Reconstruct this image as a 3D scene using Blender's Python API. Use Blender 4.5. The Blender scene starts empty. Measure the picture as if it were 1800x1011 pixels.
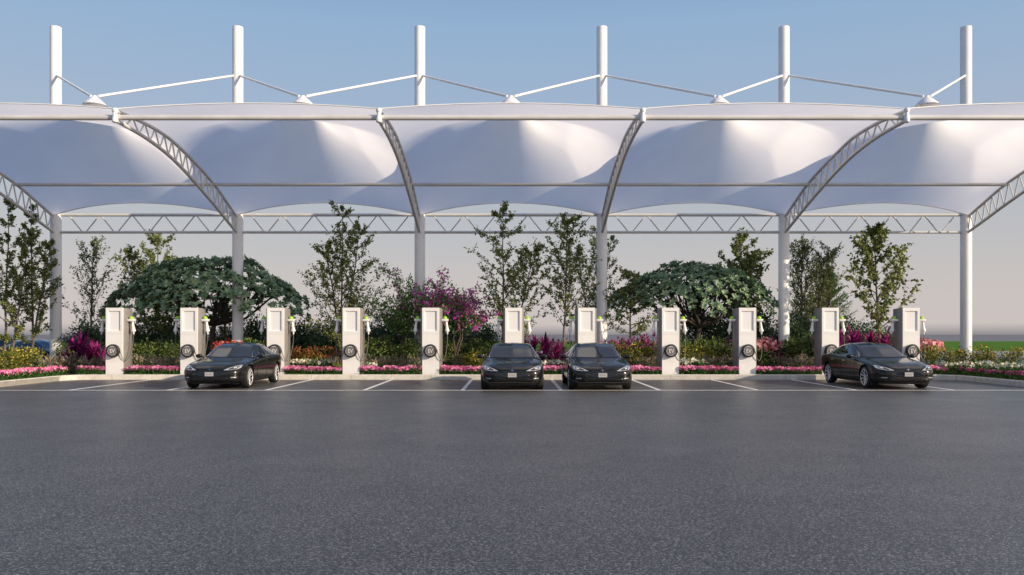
import bpy, bmesh, math, random
from math import sin, cos, pi, radians, sqrt
from mathutils import Vector, Matrix
from mathutils.bvhtree import BVHTree

SC = bpy.context.scene
COL = SC.collection
F = 1440.0            # focal length in photo pixels (1800 wide)
HZ = 588.0            # horizon row in the photo
CX = 898.0
CAMZ = 1.7

def PX(x, d): return (x - CX) / F * d
def PZ(y, d): return CAMZ + (HZ - y) / F * d

# ------------------------------------------------------------------ materials
def mat(name, base, rough=0.5, metal=0.0, spec=0.5, coat=0.0, emit=None):
    m = bpy.data.materials.new(name); m.use_nodes = True
    b = m.node_tree.nodes['Principled BSDF']
    b.inputs['Base Color'].default_value = (*base, 1)
    b.inputs['Roughness'].default_value = rough
    b.inputs['Metallic'].default_value = metal
    b.inputs['Specular IOR Level'].default_value = spec
    b.inputs['Coat Weight'].default_value = coat
    return m

def N(m, t, **kw):
    n = m.node_tree.nodes.new(t)
    for k, v in kw.items(): setattr(n, k, v)
    return n
def L(m, a, b): m.node_tree.links.new(a, b)
def ramp(m, stops):
    r = N(m, 'ShaderNodeValToRGB')
    e = r.color_ramp.elements
    while len(e) < len(stops): e.new(0.5)
    for i, (p, c) in enumerate(stops):
        e[i].position = p; e[i].color = (*c, 1)
    return r

def noisy(name, c1, c2, scale=8, rough=0.5, metal=0.0, bump=0.0, spec=0.5, coat=0.0, detail=6, bscale=None, p0=0.35, p1=0.65):
    m = mat(name, c1, rough, metal, spec, coat)
    b = m.node_tree.nodes['Principled BSDF']
    tc = N(m, 'ShaderNodeTexCoord'); nz = N(m, 'ShaderNodeTexNoise')
    nz.inputs['Scale'].default_value = scale; nz.inputs['Detail'].default_value = detail
    L(m, tc.outputs['Object'], nz.inputs['Vector'])
    r = ramp(m, [(p0, c1), (p1, c2)])
    L(m, nz.outputs['Fac'], r.inputs['Fac']); L(m, r.outputs['Color'], b.inputs['Base Color'])
    if bump:
        nb = N(m, 'ShaderNodeTexNoise'); nb.inputs['Scale'].default_value = bscale or scale * 4; nb.inputs['Detail'].default_value = 5
        L(m, tc.outputs['Object'], nb.inputs['Vector'])
        bp = N(m, 'ShaderNodeBump'); bp.inputs['Strength'].default_value = bump; bp.inputs['Distance'].default_value = 0.02
        L(m, nb.outputs['Fac'], bp.inputs['Height']); L(m, bp.outputs['Normal'], b.inputs['Normal'])
    return m

def leafmat(name, stops, transl=0.3, rough=0.5, spec=0.35):
    """colour varies per leaf (each leaf is its own island)"""
    if not name.endswith(('petal','bract','plume')): stops = [tuple(min(.8, v*GAIN) for v in c) for c in stops]
    m = mat(name, stops[0], rough, 0, spec)
    nt = m.node_tree; b = nt.nodes['Principled BSDF']; out = nt.nodes['Material Output']
    g = N(m, 'ShaderNodeNewGeometry')
    r = ramp(m, [(i / max(1, len(stops) - 1), c) for i, c in enumerate(stops)])
    L(m, g.outputs['Random Per Island'], r.inputs['Fac'])
    L(m, r.outputs['Color'], b.inputs['Base Color'])
    t = N(m, 'ShaderNodeBsdfTranslucent'); L(m, r.outputs['Color'], t.inputs['Color'])
    mx = N(m, 'ShaderNodeMixShader'); mx.inputs[0].default_value = transl
    L(m, b.outputs[0], mx.inputs[1]); L(m, t.outputs[0], mx.inputs[2]); L(m, mx.outputs[0], out.inputs['Surface'])
    return m

M = {}
GAIN = 2.0
M['steel'] = noisy('white_painted_steel', (.82, .82, .82), (.87, .865, .85), 1.5, .38, 0, .03, .5, bscale=60)
M['truss'] = noisy('grey_white_steel', (.58, .575, .56), (.66, .655, .64), 1.5, .4, 0, .03, .5, bscale=60)
M['panel'] = noisy('white_panel', (.80, .79, .78), (.85, .845, .83), 2.5, .32, 0, 0, .5)
M['shell'] = noisy('grey_shell', (.20, .19, .185), (.24, .23, .22), 3, .42, 0, .04, .5, bscale=90)
M['screen'] = mat('pale_screen', (.80, .80, .81), .25)
M['rubber'] = noisy('black_rubber', (.012, .012, .012), (.022, .022, .022), 20, .45)
M['dial'] = noisy('grey_dial', (.13, .125, .118), (.19, .18, .168), 30, .4, 0)
M['silver'] = mat('silver_mark', (.80, .79, .76), .3, .3)
M['green'] = mat('lime_cap', (.30, .58, .03), .35)
M['cable'] = mat('dark_cable', (.10, .092, .085), .5)
M['paint'] = mat('black_paint', (.008, .0085, .009), .2, 0, .25, .35)
M['paint'].node_tree.nodes['Principled BSDF'].inputs['Coat Roughness'].default_value = .03
M['glass'] = mat('tinted_glass', (.012, .016, .022), .03, 0, .8, .6)
M['tyre'] = noisy('tyre', (.010, .010, .010), (.018, .018, .018), 30, .75)
M['rim'] = mat('alloy', (.68, .68, .69), .3, .6)
M['chrome'] = mat('chrome', (.75, .75, .76), .1, 1.0)
M['darkchrome'] = mat('dark_chrome', (.16, .16, .165), .25, 1.0)
M['dark'] = mat('dark_plastic', (.010, .010, .011), .45)
M['lamp'] = mat('lamp_glass', (.50, .51, .53), .06, .25, .8, 1.0)
M['lampdark'] = mat('lamp_inside', (.06, .06, .07), .15, .4)
M['plate'] = mat('plate_white', (.42, .41, .42), .4)
M['platemark'] = mat('plate_mark', (.30, .29, .30), .5)
M['kerb'] = noisy('concrete_kerb', (.54, .51, .46), (.66, .63, .57), 5, .8, 0, .25, .2, bscale=45)
M['soil'] = noisy('soil', (.022, .018, .012), (.045, .036, .024), 6, .95, 0, .6, .1)
M['bark'] = noisy('bark', (.10, .085, .07), (.20, .18, .155), 9, .9, 0, .5, .1, bscale=40)
M['barkdark'] = noisy('dark_bark', (.055, .045, .036), (.11, .09, .075), 9, .9, 0, .5, .1, bscale=40)
M['lf_birch'] = leafmat('birch_leaf', [(.035, .052, .018), (.07, .092, .025), (.115, .135, .035), (.16, .16, .045)], .28)
M['lf_light'] = leafmat('light_leaf', [(.05, .07, .018), (.09, .11, .03), (.14, .15, .045)], .35)
M['lf_olive'] = leafmat('olive_leaf', [(.04, .055, .018), (.075, .09, .03), (.11, .12, .045)], .3)
M['lf_umb'] = leafmat('rosette_leaf', [(.06, .10, .066), (.09, .142, .088), (.13, .185, .108), (.185, .235, .125)], .1, .45, .3)
M['lf_hedge'] = leafmat('hedge_leaf', [(.016, .032, .018), (.03, .055, .028), (.05, .085, .038), (.08, .115, .045)], .15, .45)
M['lf_mid'] = leafmat('shrub_leaf', [(.025, .042, .014), (.05, .078, .022), (.085, .115, .03), (.12, .14, .04)], .25)
M['lf_dark'] = leafmat('bedding_leaf', [(.016, .045, .010), (.03, .08, .015), (.05, .115, .022)], .2)
M['lf_con'] = leafmat('needle', [(.03, .06, .022), (.055, .10, .03), (.085, .14, .04)], .15)
M['lf_yel'] = leafmat('golden_leaf', [(.03, .045, .01), (.06, .08, .014), (.12, .125, .02), (.28, .23, .04)], .25)
M['lf_boug'] = leafmat('bougainvillea_leaf', [(.035, .07, .018), (.07, .13, .03), (.12, .19, .05)], .3)
M['fl_boug'] = leafmat('magenta_bract', [(.66, .05, .42), (.82, .10, .50), (.85, .24, .60), (.62, .22, .66)], .45)
M['fl_pink'] = leafmat('pink_petal', [(.62, .10, .30), (.82, .22, .44), (.86, .42, .58), (.70, .14, .42)], .25)
M['fl_white'] = leafmat('white_petal', [(.62, .58, .36), (.76, .74, .60), (.82, .80, .72)], .2)
M['fl_azalea'] = leafmat('salmon_petal', [(.62, .16, .20), (.74, .30, .32), (.80, .48, .45)], .2)
M['fl_red'] = leafmat('red_petal', [(.60, .05, .07), (.72, .12, .12), (.75, .30, .26)], .2)
M['fl_yel'] = leafmat('yellow_petal', [(.72, .45, .05), (.78, .58, .10)], .2)
M['lf_cord'] = leafmat('magenta_strap', [(.045, .005, .032), (.11, .01, .07), (.20, .018, .11), (.32, .035, .16)], .25, .35)
M['lf_purple'] = leafmat('purple_leaf', [(.05, .012, .035), (.12, .02, .075), (.20, .04, .12), (.10, .05, .045)], .25)
M['lf_rust'] = leafmat('rust_leaf', [(.05, .04, .012), (.13, .045, .015), (.20, .075, .02), (.08, .07, .02)], .25)
M['lf_spike'] = leafmat('lime_strap', [(.12, .15, .02), (.22, .25, .035), (.34, .33, .06)], .3)
M['lf_grass'] = leafmat('grass_blade', [(.07, .13, .025), (.14, .21, .04), (.24, .28, .08)], .3)
M['plume'] = leafmat('seed_plume', [(.34, .27, .18), (.48, .39, .28), (.58, .50, .38)], .3, .8)
M['plumedark'] = leafmat('dull_plume', [(.16, .15, .10), (.24, .21, .15), (.32, .28, .21)], .3, .8)
M['lf_blue'] = leafmat('shaded_grey_blade', [(.05, .06, .035), (.09, .10, .06), (.16, .15, .10)], .3, .7)  # grey blades darkened in colour to stand for shade behind the green tufts

# road
def asphalt():
    m = mat('asphalt', (.06, .06, .062), .4)
    b = m.node_tree.nodes['Principled BSDF']; tc = N(m, 'ShaderNodeTexCoord')
    v = N(m, 'ShaderNodeTexVoronoi'); v.inputs['Scale'].default_value = 85
    n1 = N(m, 'ShaderNodeTexNoise'); n1.inputs['Scale'].default_value = 34; n1.inputs['Detail'].default_value = 8; n1.inputs['Roughness'].default_value = .7
    n2 = N(m, 'ShaderNodeTexNoise'); n2.inputs['Scale'].default_value = .35; n2.inputs['Detail'].default_value = 5
    for n in (v, n1, n2): L(m, tc.outputs['Object'], n.inputs['Vector'])
    r1 = ramp(m, [(.36, (.016, .0155, .0152)), (.52, (.044, .043, .0425)), (.63, (.16, .157, .153))])
    L(m, n1.outputs['Fac'], r1.inputs['Fac'])
    # pale stones: a share of the voronoi cells
    sep = N(m, 'ShaderNodeSeparateColor'); L(m, v.outputs['Color'], sep.inputs[0])
    st = ramp(m, [(.78, (0, 0, 0)), (.94, (.85, .85, .85))])
    L(m, sep.outputs[0], st.inputs['Fac'])
    mx = N(m, 'ShaderNodeMix', data_type='RGBA'); mx.inputs['B'].default_value = (.34, .335, .33, 1)
    L(m, st.outputs['Color'], mx.inputs['Factor']); L(m, r1.outputs['Color'], mx.inputs['A'])
    r2 = ramp(m, [(.3, (.82, .82, .82)), (.7, (1.15, 1.15, 1.15))]); L(m, n2.outputs['Fac'], r2.inputs['Fac'])
    mu = N(m, 'ShaderNodeMix', data_type='RGBA', blend_type='MULTIPLY'); mu.inputs['Factor'].default_value = 1
    L(m, mx.outputs['Result'], mu.inputs['A']); L(m, r2.outputs['Color'], mu.inputs['B'])
    L(m, mu.outputs['Result'], b.inputs['Base Color'])
    rr = N(m, 'ShaderNodeMapRange'); rr.inputs['To Min'].default_value = .33; rr.inputs['To Max'].default_value = .48
    n3 = N(m, 'ShaderNodeTexNoise'); n3.inputs['Scale'].default_value = 1.1; n3.inputs['Detail'].default_value = 6
    L(m, tc.outputs['Object'], n3.inputs['Vector']); L(m, n3.outputs['Fac'], rr.inputs['Value']); L(m, rr.outputs['Result'], b.inputs['Roughness'])
    bp = N(m, 'ShaderNodeBump'); bp.inputs['Strength'].default_value = .6; bp.inputs['Distance'].default_value = .008
    L(m, n1.outputs['Fac'], bp.inputs['Height']); L(m, bp.outputs['Normal'], b.inputs['Normal'])
    b.inputs['Specular IOR Level'].default_value = .5
    return m
M['asphalt'] = asphalt()
M['marking'] = noisy('white_marking', (.42, .415, .40), (.80, .79, .77), 22, .5, 0, .1, .4, detail=9, p0=.32, p1=.47)
M['lawn'] = noisy('lawn', (.05, .14, .002), (.085, .20, .004), .3, .9, 0, .4, .1, bscale=3)
M['plain'] = noisy('grey_plain', (.19, .19, .20), (.22, .22, .23), .01, .95, 0, 0, .1)
M['pave'] = noisy('pale_paving', (.34, .33, .31), (.42, .41, .39), 2, .85, 0, .1, .2)

def membrane():
    m = bpy.data.materials.new('tensile_fabric'); m.use_nodes = True
    nt = m.node_tree; nt.nodes.clear()
    out = N(m, 'ShaderNodeOutputMaterial')
    tc = N(m, 'ShaderNodeTexCoord'); nz = N(m, 'ShaderNodeTexNoise'); nz.inputs['Scale'].default_value = .8; nz.inputs['Detail'].default_value = 6
    L(m, tc.outputs['Object'], nz.inputs['Vector'])
    r = ramp(m, [(.3, (.85, .835, .83)), (.7, (.89, .875, .87))]); L(m, nz.outputs['Fac'], r.inputs['Fac'])
    d = N(m, 'ShaderNodeBsdfPrincipled'); d.inputs['Roughness'].default_value = .45; L(m, r.outputs['Color'], d.inputs['Base Color'])
    t = N(m, 'ShaderNodeBsdfTranslucent'); L(m, r.outputs['Color'], t.inputs['Color'])
    mx = N(m, 'ShaderNodeMixShader'); mx.inputs[0].default_value = .84
    L(m, d.outputs[0], mx.inputs[1]); L(m, t.outputs[0], mx.inputs[2]); L(m, mx.outputs[0], out.inputs['Surface'])
    return m
M['fabric'] = membrane()

# ------------------------------------------------------------------ mesh building
class MB:
    def __init__(s): s.v = []; s.f = []
    def add(s, vs, fs):
        o = len(s.v); s.v.extend([tuple(v) for v in vs]); s.f.extend([tuple(i + o for i in f) for f in fs])
    def box(s, x0, x1, y0, y1, z0, z1):
        s.add([(x0,y0,z0),(x1,y0,z0),(x1,y1,z0),(x0,y1,z0),(x0,y0,z1),(x1,y0,z1),(x1,y1,z1),(x0,y1,z1)],
              [(0,3,2,1),(4,5,6,7),(0,1,5,4),(1,2,6,5),(2,3,7,6),(3,0,4,7)])
    def tube(s, pts, r, n=8, cap=True):
        pts = [Vector(p) for p in pts]; k = len(pts)
        rs = r if isinstance(r, (list, tuple)) else [r] * k
        vs = []; prev = None
        for i, p in enumerate(pts):
            t = (pts[min(i + 1, k - 1)] - pts[max(i - 1, 0)])
            if t.length < 1e-9: t = Vector((0, 0, 1))
            t.normalize()
            if prev is None:
                a = Vector((1, 0, 0)) if abs(t.x) < .8 else Vector((0, 1, 0))
                u = t.cross(a).normalized()
            else:
                u = (prev - t * prev.dot(t))
                u = u.normalized() if u.length > 1e-6 else t.orthogonal().normalized()
            prev = u; w = t.cross(u)
            for j in range(n):
                a = 2 * pi * j / n
                vs.append(p + (u * cos(a) + w * sin(a)) * rs[i])
        fs = []
        for i in range(k - 1):
            for j in range(n):
                j2 = (j + 1) % n
                fs.append((i*n+j, i*n+j2, (i+1)*n+j2, (i+1)*n+j))
        if cap:
            fs.append(tuple(range(n - 1, -1, -1))); fs.append(tuple((k-1)*n + j for j in range(n)))
        s.add(vs, fs)
    def lathe(s, prof, n=24, mtx=None, cap=True):
        """prof: list of (r, z) round the local Z axis"""
        vs = []
        for r, z in prof:
            for j in range(n):
                a = 2*pi*j/n; v = Vector((r*cos(a), r*sin(a), z)); vs.append(mtx @ v if mtx else v)
        fs = []
        for i in range(len(prof) - 1):
            for j in range(n):
                j2 = (j+1) % n; fs.append((i*n+j, i*n+j2, (i+1)*n+j2, (i+1)*n+j))
        if cap and prof[0][0] > 1e-4: fs.append(tuple(range(n-1, -1, -1)))
        if cap and prof[-1][0] > 1e-4: fs.append(tuple((len(prof)-1)*n + j for j in range(n)))
        s.add(vs, fs)
    def leaf(s, p, d, nrm, ln, wd, bend=.15):
        """one leaf: a folded rhombus that starts at p and points along d"""
        d = d.normalized(); w = d.cross(nrm)
        w = w.normalized() if w.length > 1e-5 else d.orthogonal().normalized()
        n2 = w.cross(d)
        m = p + d * ln * .45
        s.add([p, m + w*wd*.5 + n2*ln*bend*.5, p + d*ln - n2*ln*bend*.6, m - w*wd*.5 + n2*ln*bend*.5], [(0,1,2,3)])
    def strap(s, p, d, ln, wd, droop, seg=3):
        """a long arching blade"""
        d = d.normalized(); side = d.cross(Vector((0,0,1)))
        side = side.normalized() if side.length > 1e-4 else Vector((1,0,0))
        vs = []
        for i in range(seg + 1):
            t = i/seg; c = p + d*ln*t + Vector((0,0,-droop*ln*t*t)); w = wd*(1-t*.92)*(.7+.6*min(1, t*3))*.5
            vs += [c - side*w, c + side*w]
        s.add(vs, [(2*i, 2*i+1, 2*i+3, 2*i+2) for i in range(seg)])
    def flower(s, p, nrm, r, k=5, rnd=random):
        nrm = nrm.normalized(); u = nrm.orthogonal().normalized(); w = nrm.cross(u); a0 = rnd.random()*6.28
        vs = [p]
        for i in range(2*k):
            a = a0 + pi*i/k; rr = r if i % 2 == 0 else r*.62
            vs.append(p + (u*cos(a)+w*sin(a))*rr + nrm*r*(.25 if i % 2 == 0 else .1))
        s.add(vs, [(0, 1+i, 1+(i+1) % (2*k)) for i in range(2*k)])
    def build(s, name, m, parent=None, smooth=False):
        me = bpy.data.meshes.new(name); me.from_pydata(s.v, [], s.f); me.update()
        if m: me.materials.append(m)
        if smooth: me.polygons.foreach_set('use_smooth', [True]*len(me.polygons))
        o = bpy.data.objects.new(name, me); COL.objects.link(o)
        if parent is not None: o.parent = parent
        return o

def tag(o, label, cat, group=None):
    o['label'] = label; o['category'] = cat
    if group: o['group'] = group
    return o
def thing(name, label, cat, loc=(0,0,0), rz=0, group=None):
    o = bpy.data.objects.new(name, None); COL.objects.link(o)
    o.location = loc; o.rotation_euler = (0,0,rz); o.empty_display_size = .3
    return tag(o, label, cat, group)
def struct(name, mb, m):
    o = mb.build(name, m); o['kind'] = 'structure'; return o
def dup(root, loc, rz=0, sc=1.0, label=None, group=None):
    r = root.copy(); COL.objects.link(r); r.location = loc; r.rotation_euler = (0,0,rz); r.scale = (sc,)*3 if not isinstance(sc, tuple) else sc
    if label: r['label'] = label
    if group: r['group'] = group
    for ch in list(root.children):
        c = ch.copy(); COL.objects.link(c); c.parent = r
        for g in ch.children:
            d = g.copy(); COL.objects.link(d); d.parent = c
    return r
def bevel_mesh(o, w=.01, seg=2, ang=40):
    md = o.modifiers.new('b', 'BEVEL'); md.width = w; md.segments = seg; md.limit_method = 'ANGLE'; md.angle_limit = radians(ang)
    bake(o)
    auto_smooth(o, 35)
def bake(o):
    dg = bpy.context.evaluated_depsgraph_get()
    me = bpy.data.meshes.new_from_object(o.evaluated_get(dg)); o.modifiers.clear(); old = o.data; o.data = me
    me.name = old.name
def auto_smooth(o, ang=35):
    me = o.data; me.polygons.foreach_set('use_smooth', [True]*len(me.polygons))
    try: me.set_sharp_from_angle(angle=radians(ang))
    except Exception: pass
def spline(pts, n):
    """Catmull-Rom through 3-D points"""
    P = [Vector(p) for p in pts]; out = []
    for i in range(len(P)-1):
        p0 = P[max(i-1,0)]; p1 = P[i]; p2 = P[i+1]; p3 = P[min(i+2, len(P)-1)]
        for k in range(n):
            t = k/n
            out.append(.5*((2*p1)+(-p0+p2)*t+(2*p0-5*p1+4*p2-p3)*t*t+(-p0+3*p1-3*p2+p3)*t**3))
    out.append(P[-1]); return out
def interp(tab, x):
    if x <= tab[0][0]: return tab[0][1]
    for i in range(len(tab)-1):
        x0, v0 = tab[i]; x1, v1 = tab[i+1]
        if x <= x1:
            h = x1-x0; t = (x-x0)/h
            m0 = (v1 - tab[i-1][1])/(x1 - tab[i-1][0]) if i > 0 else (v1-v0)/h
            m1 = (tab[i+2][1]-v0)/(tab[i+2][0]-x0) if i+2 < len(tab) else (v1-v0)/h
            t2=t*t; t3=t2*t
            return (2*t3-3*t2+1)*v0+(t3-2*t2+t)*h*m0+(-2*t3+3*t2)*v1+(t3-t2)*h*m1
    return tab[-1][1]

# ------------------------------------------------------------------ ground
KL, KR, KY, KH = -16.5, 16.6, 30.8, .19
g = MB(); g.add([(-900,-60,0),(900,-60,0),(900,6000,0),(-900,6000,0)], [(0,1,2,3)])
g = MB(); g.add([(-90,-40,0),(90,-40,0),(90,62,0),(-90,62,0)], [(0,1,2,3)]); struct('parking_lot', g, M['asphalt'])
g = MB(); g.add([(-4000,-1500,-.012),(4000,-1500,-.012),(4000,9000,-.012),(-4000,9000,-.012)], [(0,1,2,3)]); struct('far_plain', g, M['plain'])
g = MB(); g.add([(-300,84,-.006),(300,84,-.006),(300,204,-.006),(-300,204,-.006)], [(0,1,2,3)]); struct('lawn', g, M['lawn'])
g = MB(); g.add([(-90,62,-.003),(90,62,-.003),(90,84,-.003),(-90,84,-.003)], [(0,1,2,3)]); struct('path', g, M['pave'])

# painted lines
g = MB(); g.box(KL, KR-.0, 24.86, 24.98, .002, .005); struct('road_marking', g, M['marking'])
for i in range(12):
    x = KL + .03 + i*3.0
    g = MB(); g.box(x-.06, x+.06, 24.985, KY-.01 if 0 < i < 11 else KY-.3, .002, .005)
    if 0 < i < 11: struct('road_marking', g, M['marking'])

# kerb: one continuous U with softened corners
def kerb():
    path = [(KL, 14.0), (KL, KY-.9), (KL+.07, KY-.5), (KL+.3, KY-.16), (KL+.7, KY), (KR-.7, KY), (KR-.3, KY-.16), (KR-.07, KY-.5), (KR, KY-.9), (KR, 14.0)]
    prof = [(0, -.05), (.0, KH-.025), (.025, KH), (.17, KH), (.18, KH-.01), (.18, -.05)]
    mb = MB(); vs = []
    P = [Vector((a, b, 0)) for a, b in path]
    for i, p in enumerate(P):
        t0 = (P[i]-P[i-1]).normalized() if i > 0 else (P[1]-P[0]).normalized()
        t1 = (P[i+1]-P[i]).normalized() if i < len(P)-1 else t0
        t = (t0+t1).normalized(); nrm = Vector((-t.y, t.x, 0)); k = 1/max(.5, nrm.dot(Vector((-t0.y, t0.x, 0))))
        for a, z in prof: vs.append(p + nrm*a*k + Vector((0,0,z)))
    n = len(prof); fs = []
    for i in range(len(P)-1):
        for j in range(n-1): fs.append((i*n+j, (i+1)*n+j, (i+1)*n+j+1, i*n+j+1))
    mb.add(vs, fs); o = struct('kerb', mb, M['kerb']); auto_smooth(o, 30)
kerb()
# kerb joints live in the material: thin dark lines every 1.5 m along x and y
def kerb_joints():
    m = M['kerb']; b = m.node_tree.nodes['Principled BSDF']; tc = N(m, 'ShaderNodeTexCoord'); sp = N(m, 'ShaderNodeSeparateXYZ'); L(m, tc.outputs['Object'], sp.inputs[0])
    res = None
    for ax in (0, 1):
        a = N(m, 'ShaderNodeMath', operation='PINGPONG'); a.inputs[1].default_value = .75; L(m, sp.outputs[ax], a.inputs[0])
        c = N(m, 'ShaderNodeMath', operation='GREATER_THAN'); c.inputs[1].default_value = .006 if ax == 0 else .008; L(m, a.outputs[0], c.inputs[0])
        if res is None: res = c
        else:
            mm = N(m, 'ShaderNodeMath', operation='MULTIPLY'); L(m, res.outputs[0], mm.inputs[0]); L(m, c.outputs[0], mm.inputs[1]); res = mm
    ma = N(m, 'ShaderNodeMapRange'); ma.inputs['To Min'].default_value = .45; L(m, res.outputs[0], ma.inputs['Value'])
    src = b.inputs['Base Color'].links[0].from_socket
    mu = N(m, 'ShaderNodeMix', data_type='RGBA', blend_type='MULTIPLY'); mu.inputs['Factor'].default_value = 1
    L(m, src, mu.inputs['A']); L(m, ma.outputs['Result'], mu.inputs['B']); L(m, mu.outputs['Result'], b.inputs['Base Color'])
kerb_joints()
# planting bed: soil sheet behind the kerb (gently uneven)
g = MB()
def bed(x0, x1, y0, y1, nx, ny):
    vs = []; R = random.Random(int(x0*7+y0*3))
    for j in range(ny+1):
        for i in range(nx+1):
            vs.append((x0+(x1-x0)*i/nx, y0+(y1-y0)*j/ny, .16 + R.uniform(-.012, .012)))
    g.add(vs, [(j*(nx+1)+i, j*(nx+1)+i+1, (j+1)*(nx+1)+i+1, (j+1)*(nx+1)+i) for j in range(ny) for i in range(nx)])
bed(-26, 24.5, KY+.15, 41.5, 60, 14)
bed(-26, KL-.15, 14, KY+.15, 10, 20)
bed(KR+.15, 24.5, 14, KY+.15, 10, 20)
struct('planting_bed', g, M['soil'])

# ------------------------------------------------------------------ tensile canopy
COLD = 36.0; COLS = [-20, -12, -4, 4, 12, 20]
UP = [(24.9, 8.49), (26.8, 8.62), (28.6, 8.60), (30.1, 8.40), (31.7, 8.10), (33.3, 7.72), (34.6, 7.28), (35.85, 6.85)]
LO = [(24.8, 8.20), (26.8, 8.17), (28.6, 8.00), (30.1, 7.72), (31.7, 7.33), (33.3, 6.90), (34.5, 6.55), (35.80, 6.18)]
canopy = thing('tensile_canopy', 'long white tensile membrane canopy with six tall masts and curved lattice trusses', 'canopy', (0, COLD, 0))
CO = Vector((0, -COLD, 0))
def cpart(mb, name, m, parent=canopy, smooth=True):
    if parent is canopy: mb.v = [(x, y-COLD, z) for x, y, z in mb.v]
    elif True: mb.v = [(x, y-COLD, z) for x, y, z in mb.v]
    o = mb.build(name, m, parent)
    if smooth: auto_smooth(o, 40)
    return o
for X in COLS:
    mb = MB(); mb.lathe([(.42, .14), (.42, .18), (.30, .20), (.233, .22), (.233, 15.18), (.225, 15.2), (0, 15.2)], 32, Matrix.Translation((X, COLD, 0)))
    cpart(mb, 'mast', M['steel'])
def resamp(tab, n): return spline([(0, a, b) for a, b in tab], n)
for X in COLS:
    up = [Vector((X, p.y, p.z)) for p in resamp(UP, 6)]; lo = [Vector((X, p.y, p.z)) for p in resamp(LO, 6)]
    up[-1].y = COLD-.2; lo[-1].y = COLD-.2
    mb = MB(); mb.tube(up, .062, 10); top = cpart(mb, 'arch_truss', M['truss'])
    mb = MB(); mb.tube(lo, .062, 10); cpart(mb, 'bottom_chord', M['truss'], top)
    mb = MB(); n = len(up)
    k = 17
    for i in range(k):
        a = i/k*(n-1); b2 = (i+.5)/k*(n-1); c = (i+1)/k*(n-1)
        def at(l, t): q = int(min(t, len(l)-1.001)); return l[q].lerp(l[q+1], t-q)
        A = at(lo, a); B = at(up, b2); C2 = at(lo, c)
        mb.tube([A, B], .026, 6); mb.tube([B, C2], .026, 6)
    cpart(mb, 'lattice', M['truss'], top)
    mb = MB()
    mb.lathe([(.0, 8.11), (.05, 8.115), (.085, 8.14), (.09, 8.2), (.085, 8.26), (.066, 8.29), (.066, 8.43), (.085, 8.45), (.09, 8.51), (.07, 8.555), (0, 8.565)], 16, Matrix.Translation((X, 24.83, 0)))
    cpart(mb, 'end_post', M['steel'], top)
# purlins along the whole length
mb = MB(); mb.tube([(-20, 24.97, 8.31), (20, 24.97, 8.31)], .085, 14); cpart(mb, 'purlin', M['truss'])
mb = MB(); mb.tube([(-20, 33.0, 7.74), (20, 33.0, 7.74)], .07, 12); cpart(mb, 'purlin', M['truss'])
# rear trusses between the masts
for i in range(5):
    a, b2 = COLS[i]+.2, COLS[i+1]-.2
    mb = MB(); mb.tube([(a, COLD, 6.95), (b2, COLD, 6.95)], .068, 12); t = cpart(mb, 'rear_truss', M['truss'])
    mb = MB(); mb.tube([(a, COLD, 6.19), (b2, COLD, 6.19)], .06, 12); cpart(mb, 'bottom_chord', M['truss'], t)
    mb = MB(); xs = COLS[i]+.45 ; sp = 1.49
    for j in range(6):
        xm = COLS[i] + .85 + j*1.40 - .3
        for sg in (-1, 1):
            xa = xm+sg*.03; xb = xm+sg*.62
            if COLS[i]+.2 < xb < COLS[i+1]-.2: mb.tube([(xa, COLD, 6.93), (xb, COLD, 6.2)], .028, 6)
    cpart(mb, 'lattice', M['truss'], t)
# membranes: relaxed tent surface over a grid
import numpy as np
NU, NV = 64, 64
def tent():
    u = np.linspace(-1, 1, NU+1); v = np.linspace(0, 1, NV+1)
    upz = [interp(UP, 24.9 + 10.95*t) for t in v]
    z = np.zeros((NV+1, NU+1)); y = np.zeros((NV+1, NU+1))
    for j in range(NV+1):
        for i in range(NU+1):
            bow = 1-u[i]**2
            y0 = 24.9 + .25*bow; y1 = 35.85 - .75*bow
            y[j, i] = y0 + (y1-y0)*v[j]
            z[j, i] = upz[j] + .07
    front = upz[0] + .07 + .24*(1-u**2); back = upz[-1] + .07 + .42*(1-u**2)
    x = u*4.0
    X2, _ = np.meshgrid(x, v)
    rad = np.sqrt(X2**2 + (y-31.5)**2)
    ap = rad < .42
    z[ap] = 10.55
    side = np.array(upz) + .07
    for it in range(6000):
        zn = z.copy()
        zn[1:-1, 1:-1] = .25*(z[2:, 1:-1]+z[:-2, 1:-1]) * (2*.42) + .25*(z[1:-1, 2:]+z[1:-1, :-2]) * (2*.58)
        zn[0] = front; zn[-1] = back; zn[:, 0] = side; zn[:, -1] = side; zn[ap] = 10.55
        z = zn
    # blend with a straight cone so that the flanks are fuller
    cone = np.maximum(0, 1 - (rad-.42)/3.9)
    base = z.copy()
    edge = np.minimum(1, np.minimum((1-np.abs(u))[None, :]*2.2, np.minimum(v, 1-v)[:, None]*3.2))
    z = z + .62*cone*(1-cone)*2.0*edge
    z[ap] = 10.55
    return X2, y, z
TX, TY, TZ = tent()
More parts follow.
